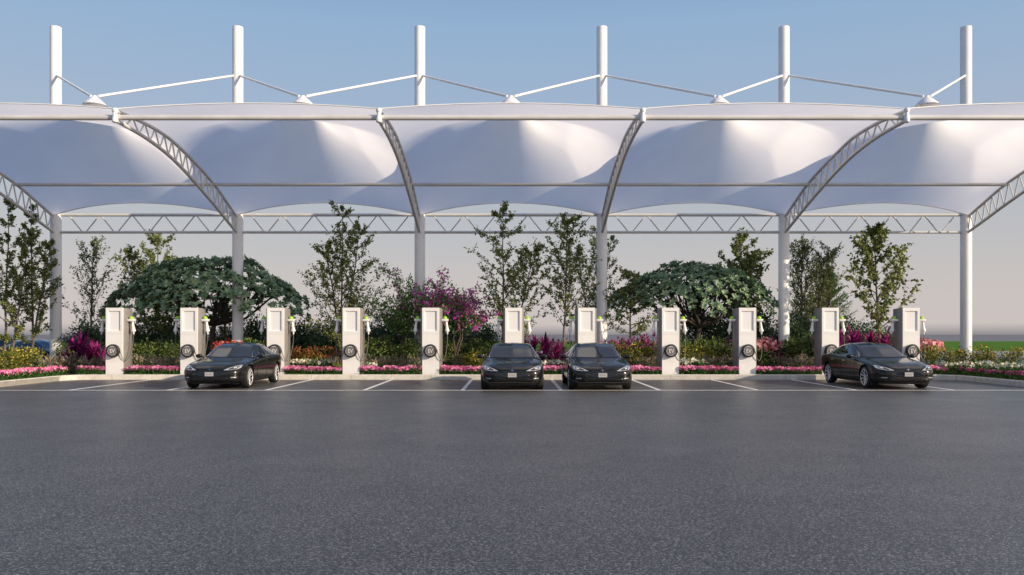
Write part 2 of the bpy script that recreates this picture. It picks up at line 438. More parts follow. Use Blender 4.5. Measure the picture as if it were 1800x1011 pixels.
for i in range(5):
    c = -16+8*i; mb = MB()
    vs = [(TX[j, k]+c, TY[j, k], TZ[j, k]) for j in range(NV+1) for k in range(NU+1)]
    fs = [(j*(NU+1)+k, j*(NU+1)+k+1, (j+1)*(NU+1)+k+1, (j+1)*(NU+1)+k) for j in range(NV) for k in range(NU)]
    mb.add(vs, fs); cpart(mb, 'membrane', M['fabric'])
    for row in (0, -1):
        me_edge = MB(); me_edge.tube([(TX[row, k]+c, TY[row, k], TZ[row, k]) for k in range(0, NU+1, 2)], .022, 6)
        cpart(me_edge, 'edge_cable', M['steel'])
    mb = MB(); mb.lathe([(.43, 10.51), (.40, 10.56), (.22, 10.73), (.12, 10.80), (.085, 10.87), (0, 10.88)], 28, Matrix.Translation((c, 31.5, 0)))
    cpart(mb, 'cone_cap', M['steel'])
    for sg in (-4, 4):
        mb = MB(); mb.tube([(c+sg*.035, 31.5, 10.86), (c+sg, COLD, 13.1)], .05, 10); cpart(mb, 'stay_strut', M['steel'])

# ------------------------------------------------------------------ charging stations
def text_mesh(body, size, ext):
    cu = bpy.data.curves.new('t', 'FONT'); cu.body = body; cu.size = size; cu.extrude = ext; cu.align_x = 'CENTER'; cu.align_y = 'CENTER'
    o = bpy.data.objects.new('t', cu); COL.objects.link(o)
    bpy.context.view_layer.update()
    me = bpy.data.meshes.new_from_object(o.evaluated_get(bpy.context.evaluated_depsgraph_get()))
    bpy.data.objects.remove(o); return me

def make_charger(label):
    t = thing('charging_station', label, 'ev charger', (0,0,0), 0, 'charging stations along the planting bed')
    # grey shell, front face at y=0.10, wider at the back, slightly sloped top
    mb = MB(); H = 2.56
    prof = [(-.33, .06), (.33, .06), (.405, .20), (.405, .62), (.37, .68), (-.37, .68), (-.405, .62), (-.405, .20)]
    vs = [(x, y, 0) for x, y in prof] + [(x, y, H - .0 - .06*max(0, (y-.2))) for x, y in prof]; n = len(prof)
    mb.add(vs, [tuple(range(n-1, -1, -1)), tuple(range(n, 2*n))] + [(i, (i+1) % n, n+(i+1) % n, n+i) for i in range(n)])
    o = mb.build('cabinet', M['shell'], t); bevel_mesh(o, .02, 2)
    # white front panel with a recess at the top: frame ring + recessed floor
    mb = MB(); W = .32
    xs = [-W, -.235, .235, W]; zs = [0.0, 1.63, 1.68, 2.44, H+.005]
    xo = [-W, W]
    def q(a, b2, c, d): mb.add([a, b2, c, d], [(0,1,2,3)])
    yf, yr, yb = 0.0, .045, .045
    # lower face split by a fine seam at z=1.55
    q((-W,yf,0),(W,yf,0),(W,yf,1.56),(-W,yf,1.56))
    q((-W,yf+.006,1.56),(W,yf+.006,1.56),(W,yf+.006,1.572),(-W,yf+.006,1.572))
    q((-W,yf,1.572),(W,yf,1.572),(W,yf,1.68),(-W,yf,1.68))
    q((-W,yf,1.68),(-.235,yf,1.68),(-.235,yf,2.44),(-W,yf,2.44)); q((.235,yf,1.68),(W,yf,1.68),(W,yf,2.44),(.235,yf,2.44))
    q((-W,yf,2.44),(W,yf,2.44),(W,yf,H+.005),(-W,yf,H+.005))
    # recess walls + floor
    a, b2, c, d = (-.235,1.68),(.235,1.68),(.235,2.44),(-.235,2.44)
    ia, ib, ic, id_ = (-.21,1.70),(.21,1.70),(.21,2.415),(-.21,2.415)
    for (p, p2, i1, i2) in ((a,b2,ia,ib),(b2,c,ib,ic),(c,d,ic,id_),(d,a,id_,ia)):
        q((p[0],yf,p[1]),(p2[0],yf,p2[1]),(i2[0],yr,i2[1]),(i1[0],yr,i1[1]))
    # panel sides and top
    for sx in (-1, 1):
        mb.add([(sx*W,yf,0),(sx*W,yf,H+.005),(sx*W,.095,H+.005),(sx*W,.095,0)], [(0,1,2,3)])
    mb.add([(-W,yf,H+.005),(W,yf,H+.005),(W,.25,H+.005),(-W,.25,H+.005)], [(0,1,2,3)])
    mb.build('front_panel', M['panel'], t)
    mb = MB(); mb.box(-.21, .21, yr-.001, yr+.02, 1.70, 2.415); mb.build('screen', M['screen'], t)
    # reel dial with EV
    rot = Matrix.Translation((0, 0, .93)) @ Matrix.Rotation(pi/2, 4, 'X')   # local z -> -y
    mb = MB(); mb.lathe([(.20, -.02), (.235, .0), (.25, .03), (.252, .12), (.245, .15), (.225, .165), (.20, .165), (.195, .15), (.19, .14)], 48, rot)
    ring = mb.build('cable_reel', M['rubber'], t); auto_smooth(ring, 40)
    mb = MB(); mb.lathe([(.196, .135), (.196, .142), (0, .146)], 40, rot); dial = mb.build('dial', M['dial'], ring)
    mb = MB()
    for k in range(30):
        a0 = radians(35 + k*10.3)
        if radians(70) < a0 < radians(110): continue
        r0, r1 = (.160, .183) if k % 3 else (.150, .185)
        w = .005
        c0, s0 = cos(a0), sin(a0)
        pts = [rot @ Vector((c0*r0 - s0*w, s0*r0 + c0*w, .1495)), rot @ Vector((c0*r1 - s0*w, s0*r1 + c0*w, .1495)), rot @ Vector((c0*r1 + s0*w, s0*r1 - c0*w, .1495)), rot @ Vector((c0*r0 + s0*w, s0*r0 - c0*w, .1495))]
        mb.add(pts, [(0,1,2,3)])
    # a bright arc at the top
    for k in range(8):
        a0 = radians(66 + 6*k); a1 = a0 + radians(5)
        pts = [rot @ Vector((cos(a)*r, sin(a)*r, .1495)) for a, r in ((a0,.155),(a0,.185),(a1,.185),(a1,.155))]
        mb.add(pts, [(0,1,2,3)])
    mb.build('dial_marks', M['silver'], ring)
    me = text_mesh('EV', .20, .004); me.transform(Matrix.Translation((0, -.156, .915)) @ Matrix.Rotation(pi/2, 4, 'X') @ Matrix.Scale(.86, 4, (1,0,0)) @ Matrix.Scale(1.08, 4, (0,1,0)))
    me.materials.clear(); me.materials.append(M['panel'])
    tx = bpy.data.objects.new('lettering', me); COL.objects.link(tx); tx.parent = ring
    for sx in (-1, 1):
        # bracket + lime cap + hanging connector + cable loop
        mb = MB(); x0, x1 = sorted((sx*.40, sx*.64))
        vs = [(x0,.18,2.05),(x1,.18,2.05),(x1,.40,2.05),(x0,.40,2.05),(x0,.16,2.14),(x1+(.02 if sx>0 else 0),.16,2.14),(x1+(.02 if sx>0 else 0),.42,2.14),(x0-(.02 if sx<0 else 0),.42,2.14)]
        mb.add(vs, [(0,3,2,1),(4,5,6,7),(0,1,5,4),(1,2,6,5),(2,3,7,6),(3,0,4,7)])
        br = mb.build('holster', M['panel'], t); bevel_mesh(br, .012, 2)
        mb = MB(); mb.lathe([(.082, 2.14), (.086, 2.17), (.07, 2.22), (.04, 2.245), (0, 2.25)], 20, Matrix.Translation((sx*.525, .28, 0)))
        gc = mb.build('cap', M['green'], br, True)
        mb = MB()
        mb.tube([(sx*.57, .28, 2.06), (sx*.585, .28, 1.93), (sx*.60, .28, 1.80), (sx*.61, .28, 1.70), (sx*.612, .28, 1.66)], [.042, .045, .055, .085, .075], 14)
        mb.tube([(sx*.612, .28, 1.66), (sx*.615, .28, 1.60), (sx*.615, .28, 1.55)], [.035, .032, .018], 10)
        pl = mb.build('connector', M['panel'], t); auto_smooth(pl, 50)
        mb = MB()
        pts = spline([(sx*.615, .28, 1.56), (sx*.61, .22, 1.2), (sx*.56, .10, .78), (sx*.46, .0, .56), (sx*.36, -.05, .62), (sx*.285, -.07, .83), (sx*.25, -.08, .98)], 5)
        mb.tube(pts, .013, 8); mb.build('charging_cable', M['cable'], t, True)
    return t
CHX = [200.6, 331.8, 484, 617, 757, 902.7, 1031, 1178.7, 1314, 1460, 1602]
CHL = ['leftmost white charging post, beside the dark magenta strap-leaved plant',
       'white charging post just left of the leftmost parked car at the kerb',
       'white charging post directly behind the right rear corner of the leftmost parked car',
       'white charging post fourth from the left, right of the rust coloured plants',
       'white charging post in front of the pink flowering bougainvillea and a mast',
       'white charging post directly behind the left car of the middle pair',
       'white charging post directly behind the right car of the middle pair',
       'white charging post with white flowers at its right foot under the broad umbrella tree',
       'white charging post just left of the tall round salmon pink azalea',
       'white charging post half hidden behind the rear of the rightmost car',
       'rightmost white charging post, standing behind the nose of the rightmost car']
CD = 31.12
first = None
for x, lb in zip(CHX, CHL):
    loc = (PX(x, CD), CD, .15)
    if first is None: first = make_charger(lb); first.location = loc
    else: dup(first, loc, 0, 1.0, lb)

# ------------------------------------------------------------------ cars
def car_body():
    ZT = [(-2.49,.57),(-2.44,.64),(-2.32,.71),(-2.1,.78),(-1.8,.835),(-1.4,.885),(-1.05,.925),(-.9,.955),(-.6,1.10),(-.25,1.28),(.05,1.38),(.4,1.43),(.8,1.42),(1.2,1.355),(1.6,1.245),(1.95,1.13),(2.2,1.065),(2.36,1.035),(2.45,.99),(2.49,.90)]
    ZB = [(-2.49,.34),(-2.44,.27),(-2.3,.22),(-1.9,.20),(0,.19),(1.8,.21),(2.3,.28),(2.45,.36),(2.49,.45)]
    BE = [(-2.49,.52),(-2.44,.56),(-2.3,.625),(-2.1,.69),(-1.8,.755),(-1.4,.815),(-.9,.88),(0,.945),(.8,.975),(1.5,.99),(2.0,.985),(2.3,.955),(2.45,.90),(2.49,.82)]
    W = [(-2.49,.40),(-2.47,.58),(-2.42,.72),(-2.3,.845),(-2.1,.915),(-1.8,.955),(-1.4,.975),(-.8,.965),(0,.962),(.8,.97),(1.4,.982),(1.8,.965),(2.1,.92),(2.3,.85),(2.42,.74),(2.47,.62),(2.49,.5)]
    WR = [(-2.49,.24),(-2.4,.46),(-2.1,.60),(-1.5,.66),(-1.0,.68),(-.6,.675),(0,.64),(.5,.63),(1.2,.61),(1.8,.59),(2.2,.58),(2.42,.50),(2.49,.34)]
    ys = sorted(set([-2.49,-2.48,-2.465,-2.445,-2.42,-2.38,-2.33,2.30,2.36,2.41,2.44,2.46,2.475,2.485,2.49] + [-2.28+i*.075 for i in range(62)]))
    nv = 6; mb = MB(); rows = []
    for y in ys:
        zt, zb, be, w, wr = (interp(T, y) for T in (ZT, ZB, BE, W, WR))
        h = zt-be
        ctrl = [(0,0,zb),(w*.78,0,zb),(w*.93,0,zb+.05),(w*.985,0,zb+(be-zb)*.36),(w,0,zb+(be-zb)*.66),(w*.985,0,be-.07*min(1, (be-zb)*2)),(w*.935,0,be+.01),
                (w*.87*(1)+0, 0, be+.16*h), (wr+ (w*.87-wr)*.33, 0, be+.62*h), (wr*.90, 0, be+.90*h), (wr*.5, 0, zt-.02*min(1,h*4)), (0,0,zt)]
        pr = spline(ctrl, nv)
        rows.append([(p.x, y, p.z) for p in pr])
    n = len(rows[0]); full = []
    for r in rows:
        full.append(r + [(-x, y, z) for x, y, z in reversed(r[1:-1])])
    m = len(full[0])
    for r in full: mb.v.extend(r)
    for i in range(len(full)-1):
        for j in range(m):
            j2 = (j+1) % m; mb.f.append((i*m+j, (i+1)*m+j, (i+1)*m+j2, i*m+j2))
    mb.f.append(tuple(range(m))); mb.f.append(tuple((len(full)-1)*m+j for j in range(m-1, -1, -1)))
    return mb
FA, RA, TR = -1.55, 1.41, .35
def make_car(label):
    t = thing('parked_car', label, 'car', (0,0,0), 0, 'black sedans parked under the canopy')
    o = car_body().build('body', M['paint'], t)
    bm = bmesh.new(); bm.from_mesh(o.data); bmesh.ops.recalc_face_normals(bm, faces=bm.faces); bm.to_mesh(o.data)
    tree = BVHTree.FromBMesh(bm)
    cut = MB()
    for ya in (FA, RA):
        for sx in (-1, 1):
            mt = Matrix.Translation((sx*.86, ya, .36)) @ Matrix.Rotation(pi/2, 4, 'Y')
            cut.lathe([(.395, -.18), (.395, .30)] if sx > 0 else [(.395, -.30), (.395, .18)], 40, mt)
    c = cut.build('cut', None); bmc = bmesh.new(); bmc.from_mesh(c.data); bmesh.ops.recalc_face_normals(bmc, faces=bmc.faces); bmc.to_mesh(c.data)
    md = o.modifiers.new('w', 'BOOLEAN'); md.operation = 'DIFFERENCE'; md.object = c; md.solver = 'EXACT'
    bpy.context.view_layer.update(); bake(o); bpy.data.objects.remove(c)
    o.data.materials.clear(); o.data.materials.append(M['paint']); auto_smooth(o, 32)
    # projected patches
    def res(pts, n):
        P = [Vector((*p, 0)) for p in pts]; ln = [0]
        for i in range(1, len(P)): ln.append(ln[-1] + (P[i]-P[i-1]).length)
        out = []
        for k in range(n+1):
            s = ln[-1]*k/n; i = 1
            while i < len(P)-1 and ln[i] < s: i += 1
            d = ln[i]-ln[i-1]; out.append(P[i-1].lerp(P[i], (s-ln[i-1])/d if d else 0))
        return out
    def hit(a, b2, view):
        if view == 'f': org, d = Vector((a, -5, b2)), Vector((0, 1, 0))
        elif view == 'b': org, d = Vector((a, 5, b2)), Vector((0, -1, 0))
        elif view == 't': org, d = Vector((a, b2, 5)), Vector((0, 0, -1))
        elif view == 'l': org, d = Vector((-5, a, b2)), Vector((1, 0, 0))
        else: org, d = Vector((5, a, b2)), Vector((-1, 0, 0))
        loc, nr, ix, _ = tree.ray_cast(org, d)
        if loc is None: loc, nr, ix, _ = tree.find_nearest(org + d*4)
        if nr.dot(d) > 0: nr = -nr
        return loc, nr
    def patch(name, top, bot, view, m, off=.004, n=16, rows=6, parent=t):
        A, B = res(top, n), res(bot, n); mb = MB(); vs = []
        for j in range(rows+1):
            for i in range(n+1):
                p = A[i].lerp(B[i], j/rows); loc, nr = hit(p.x, p.y, view); vs.append(loc + nr*off)
        mb.add(vs, [(j*(n+1)+i, j*(n+1)+i+1, (j+1)*(n+1)+i+1, (j+1)*(n+1)+i) for j in range(rows) for i in range(n)])
        return mb.build(name, m, parent, True)
    def line(mb, pts, view, r=.006, n=24, off=.002):
        P = res(pts, n); mb.tube([sum(((hit(p.x, p.y, view)[0]), hit(p.x, p.y, view)[1]*off), Vector()) for p in P], r, 6)
    # glass
    patch('windshield', [(-.545,1.355),(-.3,1.378),(0,1.384),(.3,1.378),(.545,1.355)], [(-.755,.985),(-.4,.972),(0,.966),(.4,.972),(.755,.985)], 'f', M['glass'], n=24, rows=10)
    patch('rear_window', [(-.46,1.34),(0,1.35),(.46,1.34)], [(-.56,1.12),(0,1.13),(.56,1.12)], 'b', M['glass'], n=16)
    for sd, sx in (('l', -1), ('r', 1)):
        patch('side_window', [(-.60,1.015),(-.3,1.155),(-.02,1.265),(.26,1.315)], [(-.64,.985),(-.3,.985),(0,.99),(.26,.998)], sd, M['glass'], n=16, rows=8)
        patch('side_window', [(.32,1.318),(.6,1.315),(.95,1.275),(1.3,1.19),(1.55,1.09)], [(.32,1.012),(.6,1.018),(.95,1.03),(1.3,1.045),(1.55,1.065)], sd, M['glass'], n=16, rows=8)
        mb = MB(); line(mb, [(-.72,.972),(0,.975),(.9,1.005),(1.62,1.07)], sd, .008)
        line(mb, [(-.68,.99),(-.3,1.178),(0,1.29),(.4,1.345),(.9,1.305),(1.3,1.215),(1.62,1.08)], sd, .007)
        mb.build('window_trim', M['chrome'], t, True)
        # doors: thin dark seams
        mb = MB(); line(mb, [(-.72,.99),(-.80,.80),(-.78,.45),(-.70,.30)], sd, .0045); line(mb, [(.29,.99),(.30,.6),(.26,.30)], sd, .0045)
        line(mb, [(1.28,.98),(1.2,.78),(.98,.52),(.92,.30)], sd, .0045); line(mb, [(-.70,.30),(.26,.30),(.92,.30)], sd, .004)
        mb.build('door_seam', M['dark'], t, True)
        for ya in (.06, .98):
            patch('door_handle', [(ya-.10,.845),(ya+.10,.85)], [(ya-.10,.82),(ya+.10,.825)], sd, M['chrome'], .012, 8, 2)
        patch('sill', [(-1.05,.31),(0,.30),(.95,.31)], [(-1.05,.27),(0,.262),(.95,.27)], sd, M['chrome' if False else 'dark'], .006, 20, 2)
        # mirror
        mb = MB(); mb.tube([(sx*.86,-.62,.955),(sx*.98,-.63,.975)], .025, 8)
        mt = Matrix.Translation((sx*1.03,-.62,.99)) @ Matrix.Diagonal((.115,.075,.07,1))
        mb.lathe([(0,-1),(.5,-.87),(.87,-.5),(1,0),(.87,.5),(.5,.87),(0,1)], 18, mt)
        mi = mb.build('side_mirror', M['paint'], t, True)
        mb = MB(); mb.box(sx*1.03-.085, sx*1.03+.085, -.553, -.545, .95, 1.03); mb.build('mirror_glass', M['glass'], mi)
        # head lamp: swept back teardrop
        s = sx
        hl = patch('headlight', [(s*.43,.602),(s*.55,.655),(s*.68,.705),(s*.80,.742),(s*.868,.735)], [(s*.43,.594),(s*.55,.594),(s*.68,.602),(s*.80,.622),(s*.865,.66)], 'f', M['lamp'], .006, 18, 6)
        patch('lamp_lens', [(s*.56,.638),(s*.66,.675),(s*.74,.698),(s*.80,.712)], [(s*.56,.606),(s*.66,.613),(s*.74,.625),(s*.80,.64)], 'f', M['lampdark'], .009, 10, 4, hl)
        patch('lamp_strip', [(s*.69,.675),(s*.735,.682),(s*.77,.685)], [(s*.69,.64),(s*.735,.645),(s*.77,.652)], 'f', M['silver'], .012, 6, 3, hl)
        # lower corner lamp and intake
        patch('air_intake', [(s*.61,.40),(s*.70,.41),(s*.83,.41)], [(s*.62,.31),(s*.70,.30),(s*.80,.315)], 'f', M['dark'], .004, 10, 4)
        patch('fog_light', [(s*.64,.385),(s*.72,.388),(s*.785,.388)], [(s*.64,.362),(s*.72,.362),(s*.785,.366)], 'f', M['lamp'], .010, 8, 2)
        patch('tail_light', [(s*.45,.93),(s*.65,.935),(s*.80,.90)], [(s*.45,.87),(s*.65,.86),(s*.82,.84)], 'b', M['fl_red'], .006, 10, 4)
    # nose cone outline, lower grille, splitter
    mb = MB(); oval = []
    for k in range(61):
        a = 2*pi*k/60; ex = .50*(abs(cos(a))**.75)*(1 if cos(a) > 0 else -1); ez = .118*(abs(sin(a))**.8)*(1 if sin(a) > 0 else -1)
        oval.append((ex, .485+ez*(1.0 if ez < 0 else .85)))
    line(mb, oval, 'f', .0055, 90, .003); mb.build('grille_trim', M['darkchrome'], t, True)
    patch('nose_panel', [(-.455,.505),(-.2,.56),(0,.565),(.2,.56),(.455,.505)], [(-.455,.465),(-.2,.405),(0,.398),(.2,.405),(.455,.465)], 'f', M['glass'], .003, 24, 6)
    patch('grille', [(-.54,.35),(-.3,.355),(0,.357),(.3,.355),(.54,.35)], [(-.52,.285),(-.3,.275),(0,.272),(.3,.275),(.52,.285)], 'f', M['dark'], .004, 24, 4)
    mb = MB(); line(mb, [(-.58,.33),(-.56,.36),(-.3,.368),(0,.37),(.3,.368),(.56,.36),(.58,.33)], 'f', .006, 40, .003); mb.build('bumper_trim', M['darkchrome'], t, True)
    # plate
    mb = MB(); mb.box(-.13, .13, -2.522, -2.510, .415, .54); pl = mb.build('number_plate', M['plate'], t)
    mb = MB()
    for i, (x0, x1) in enumerate(((-.09,-.06),(-.04,-.02),(.0,.03),(.05,.085))): mb.box(x0, x1, -2.5245, -2.5222, .45, .505)
    mb.build('plate_marks', M['platemark'], pl)
    # small emblem on the nose: a slim T
    mb = MB()
    def em(pts):
        vs = [];
        for a, b2 in pts: l, nr = hit(a, b2, 'f'); vs.append(l+nr*.009)
        mb.add(vs, [tuple(range(len(vs)))])
    em([(-.045,.628),(.045,.628),(.040,.614),(-.040,.614)]); em([(-.012,.612),(.012,.612),(.005,.576),(-.005,.576)])
    mb.build('emblem', M['chrome'], t)
    mb = MB(); line(mb, [(-.62,.70),(-.62,.80),(-.66,.91)], 'f', .003, 20, .001); line(mb, [(.62,.70),(.62,.80),(.66,.91)], 'f', .003, 20, .001)
    line(mb, [(-.62,.695),(-.4,.655),(0,.64),(.4,.655),(.62,.695)], 'f', .003, 24, .001); mb.build('hood_seam', M['dark'], t, True)
    mb = MB(); mb.box(-.72, .72, -2.05, 2.05, .15, .24); mb.build('underbody', M['dark'], t)
    # wiper strip at the cowl
    patch('cowl', [(-.74,.978),(0,.962),(.74,.978)], [(-.75,.962),(0,.945),(.75,.962)], 'f', M['dark'], .0055, 20, 2)
    # wheels
    for ya in (FA, RA):
        for sx in (-1, 1):
            mt = Matrix.Translation((sx*.845, ya, .35)) @ Matrix.Rotation(sx*pi/2, 4, 'Y')
            mb = MB(); mb.lathe([(.245,-.12),(.30,-.125),(.335,-.11),(.35,-.07),(.35,.07),(.338,.105),(.30,.122),(.262,.118),(.255,.09),(.25,-.11)], 44, mt)
            wh = mb.build('wheel', M['tyre'], t); auto_smooth(wh, 40)
            mb = MB(); mb.lathe([(.262,.108),(.258,.122),(.248,.118),(.24,.06),(.235,-.05),(.06,-.06),(0,-.06)], 44, mt, False)
            ri = mb.build('rim_barrel', M['lampdark'], wh); auto_smooth(ri, 40)
            mb = MB()
            for k in range(9):
                for dd in (-.045, .045):
                    a = 2*pi*k/10; a2 = a+dd
                    pts = [mt @ Vector((cos(a)*.045, sin(a)*.045, .075)), mt @ Vector((cos(a+dd*.4)*.14, sin(a+dd*.4)*.14, .092)), mt @ Vector((cos(a2)*.252, sin(a2)*.252, .112))]
                    mb.tube(pts, [.016, .013, .014], 6)
            mb.lathe([(.262,.10),(.264,.118),(.252,.124),(.240,.112)], 44, mt, False)
            mb.lathe([(.055,.06),(.052,.10),(.03,.108),(0,.11)], 20, mt)
            rm = mb.build('rim', M['rim'], wh); auto_smooth(rm, 40)
    return t
car0 = make_car('leftmost black sedan at the kerb, its right-hand side in view, between two charging posts')
car0.location = (-9.28, 27.7, 0)
dup(car0, (.04, 27.1, 0), 0, 1, 'left black sedan of the middle pair, seen squarely from the front')
dup(car0, (2.76, 27.1, 0), 0, 1, 'right black sedan of the middle pair, beside the mast')
dup(car0, (12.17, 27.55, 0), 0, 1, 'rightmost black sedan, its left side and both left wheels in view')
dup(car0, (PX(66, 44), 44.5, 0), radians(70), 1, 'far black sedan behind the leftmost mast, only its roof showing over the shrubs')
dup(car0, (PX(18, 49), 49.5, 0), radians(95), 1, 'far black sedan at the left edge of the photo behind slender trees')

# ------------------------------------------------------------------ plants
def rv(R): 
    while True:
        v = Vector((R.uniform(-1,1), R.uniform(-1,1), R.uniform(-1,1)))
        if .05 < v.length < 1: return v
UPV = Vector((0,0,1))
def slender_tree(seed, h, spread, base, nb, leaf, lm, bm_, stems=1, tw=4, lpt=7, up=(35, 65), tr=.055, pw=.55, droop=.0):
    R = random.Random(seed); tks = []; cr = MB()
    def leaves(p, k, rad):
        for _ in range(k):
            q = p + rv(R)*rad; d = rv(R) + Vector((0,0,-.5)); cr.leaf(q, d, rv(R), leaf*R.uniform(.7,1.3), leaf*R.uniform(.55,.8))
    for s in range(stems):
        tk = MB(); tks.append(tk)
        hh = h*(1 if s == 0 else R.uniform(.72,.95)); ox = R.uniform(-.3,.3)*(s > 0); oy = R.uniform(-.3,.3)*(s > 0)
        lx, ly = R.uniform(-.03,.03)*hh + (0 if s == 0 else (1 if s % 2 else -1)*spread*R.uniform(.35,.6)), R.uniform(-.05,.05)*hh*(1+s)
        pts = []
        for i in range(9):
            t = i/8; pts.append(Vector((ox+lx*t+R.uniform(-.03,.03)*hh*.12, oy+ly*t+R.uniform(-.03,.03)*hh*.12, hh*t)))
        pts[0] = Vector((ox, oy, -.05))
        sp = spline(pts, 3); tk.tube(sp, [tr*(1-.9*i/(len(sp)-1)) + .004 for i in range(len(sp))], 7)
        az = R.random()*6
        for b in range(nb):
            t = base + (1-base)*(b+R.random())/nb
            p = sp[min(len(sp)-1, int(t*(len(sp)-1)))]
            az += 2.4 + R.uniform(-.4,.4)
            tt = (t-base)/(1-base)
            prof = (min(1, tt*5+.45))*((1-tt)**pw)
            ln = max(.18, spread*prof*R.uniform(.65,1.2))
            el = radians(R.uniform(*up))
            d = Vector((cos(az)*cos(el), sin(az)*cos(el), sin(el)))
            bp = [p]; q = p.copy()
            for k in range(4):
                d = (d + rv(R)*.22 + Vector((0,0,.06-droop))).normalized(); q = q + d*ln/4; bp.append(q.copy())
            tk.tube(bp, [.016*ln**.5+.004, .013*ln**.5, .009, .006, .003], 4, False)
            for k in range(1, 5):
                for w in range(tw):
                    if R.random() < .22: continue
                    td = (d + rv(R)*1.0).normalized(); tl = ln*R.uniform(.12,.32)+.06
                    e = bp[k] + td*tl
                    if R.random() < .55: tk.tube([bp[k], e], [.005,.002], 3, False)
                    for z in range(int(lpt*1.3)):
                        f = R.random()
                        pp = bp[k].lerp(e, f) + rv(R)*.05
                        cr.leaf(pp, td*.5 + rv(R) + Vector((0,0,-.45)), rv(R), leaf*R.uniform(.65,1.25), leaf*R.uniform(.5,.8))
            leaves(bp[-1], 4, .08)
    return tks, cr
def put_tree(name, label, x, d, mbs, bm_, lm, group=None, rz=0):
    t = thing(name, label, 'tree', (PX(x, d), d, .16), rz, group)
    tks, cr = mbs
    for tk in (tks if isinstance(tks, list) else [tks]): tk.build('trunk', bm_, t, True)
    cr.build('crown', lm, t)
    return t
GT = 'slender trees growing in the planting bed'
def ST(label, x, d, ytop, wpx, seed, lm='lf_birch', nb=30, leaf=.104, base=.25, stems=1, bmt='bark', **kw):
    h = PZ(ytop, d) - .16; sp = wpx/2/F*d*1.3
    return put_tree('slender_tree', label, x, d, slender_tree(seed, h, sp, base, nb, leaf, None, None, stems, **kw), M[bmt], M[lm], GT)
ST('thin leafy tree at the left edge of the photo, left of the first mast', 8, 34.0, 350, 85, 11, nb=22, base=.2, stems=2, lpt=8, up=(25,60))
ST('thin two-stemmed leafy tree directly left of the leftmost mast', 58, 34.6, 362, 85, 12, nb=22, base=.24, stems=2, lpt=8, up=(25,60))
ST('airy twiggy tree right of the leftmost mast', 158, 38.5, 428, 105, 13, 'lf_olive', nb=34, leaf=.10, base=.15, lpt=5, up=(40,70), pw=.35)
ST('light green tree rising behind the left umbrella-shaped tree', 272, 40.5, 415, 105, 14, 'lf_light', nb=22, leaf=.13, base=.3, stems=3, pw=.4)
ST('tall loose tree overlapping the rear truss between the second and third masts', 600, 34.4, 362, 150, 15, nb=24, base=.16, stems=3, up=(25,60), pw=.6, lpt=7)
ST('tall two-stemmed tree behind the left car of the middle pair', 885, 34.3, 360, 130, 16, nb=26, base=.22, stems=2, up=(20,55), pw=.5, lpt=8)
ST('dense narrow tree with a bare lower trunk between the middle pair of cars', 990, 34.0, 386, 110, 17, nb=40, base=.30, up=(30,65), pw=.4, lpt=7)
ST('narrow light tree half hidden by the fourth mast', 1050, 38.0, 402, 100, 18, 'lf_light', nb=20, base=.2, lpt=5, stems=3, up=(35,65))
ST('low dark branching tree under the left end of the right umbrella-shaped tree', 1108, 36.0, 480, 105, 19, nb=26, base=.35, lpt=7, up=(5,45), bmt='barkdark')
ST('tree with clumped leaves rising behind the right umbrella-shaped tree', 1300, 39.5, 416, 100, 20, 'lf_light', nb=22, leaf=.15, base=.3, lpt=7, stems=3, pw=.35)
ST('fine-leaved feathery tree right of the fifth mast', 1408, 38.0, 438, 112, 21, 'lf_olive', nb=50, leaf=.09, base=.08, stems=2, lpt=8, up=(45,75), pw=.3)
ST('broad-leaved tree with pale trunk behind the rightmost car', 1548, 34.4, 402, 140, 22, nb=27, leaf=.17, base=.25, stems=1, lpt=7, up=(30,62), pw=.55, tr=.065)

ST('dark low branching tree under the left umbrella-shaped tree, right of the leftmost charging post', 300, 37.4, 492, 110, 27, nb=28, base=.3, lpt=8, up=(5,50), bmt='barkdark')
ST('small light green tree just left of the second mast under the left umbrella-shaped tree', 396, 38.0, 508, 60, 28, 'lf_light', nb=20, base=.2, lpt=6, up=(20,60))

def conifer(seed, h, w, n=30):
    R = random.Random(seed); tk = MB(); cr = MB()
    tk.tube([(0,0,-.05),(0,0,h*.5),(0,0,h)], [.08,.05,.01], 7)
    for i in range(n*7):
        t = R.random()**.8; z = h*(.06+.92*t); ln = w*(1-t)**.8*R.uniform(.6,1.1)+.08
        a = R.random()*6.28; el = radians(10+45*t+R.uniform(-12,12)); d = Vector((cos(a)*cos(el), sin(a)*cos(el), sin(el)))
        p = Vector((0,0,z)); tk.tube([p, p+d*ln], [.012,.003], 3, False)
        for k in range(24):
            q = p + d*ln*R.uniform(.15,1); dd = (d + rv(R)*.9).normalized()
            cr.leaf(q, dd, rv(R), R.uniform(.12,.24), R.uniform(.02,.04), .05)
    return tk, cr
put_tree('conifer', 'bushy dark conifer between the fifth mast and the rightmost car', 1456, 40.0, conifer(3, PZ(474,40)-.16, 2.1, 52), M['barkdark'], M['lf_con'], 'conifers in the planting bed')
put_tree('conifer', 'low conifer seen beneath the right umbrella-shaped tree', 1222, 39.0, conifer(4, PZ(505,39)-.16, 1.2, 30), M['barkdark'], M['lf_con'], 'conifers in the planting bed')

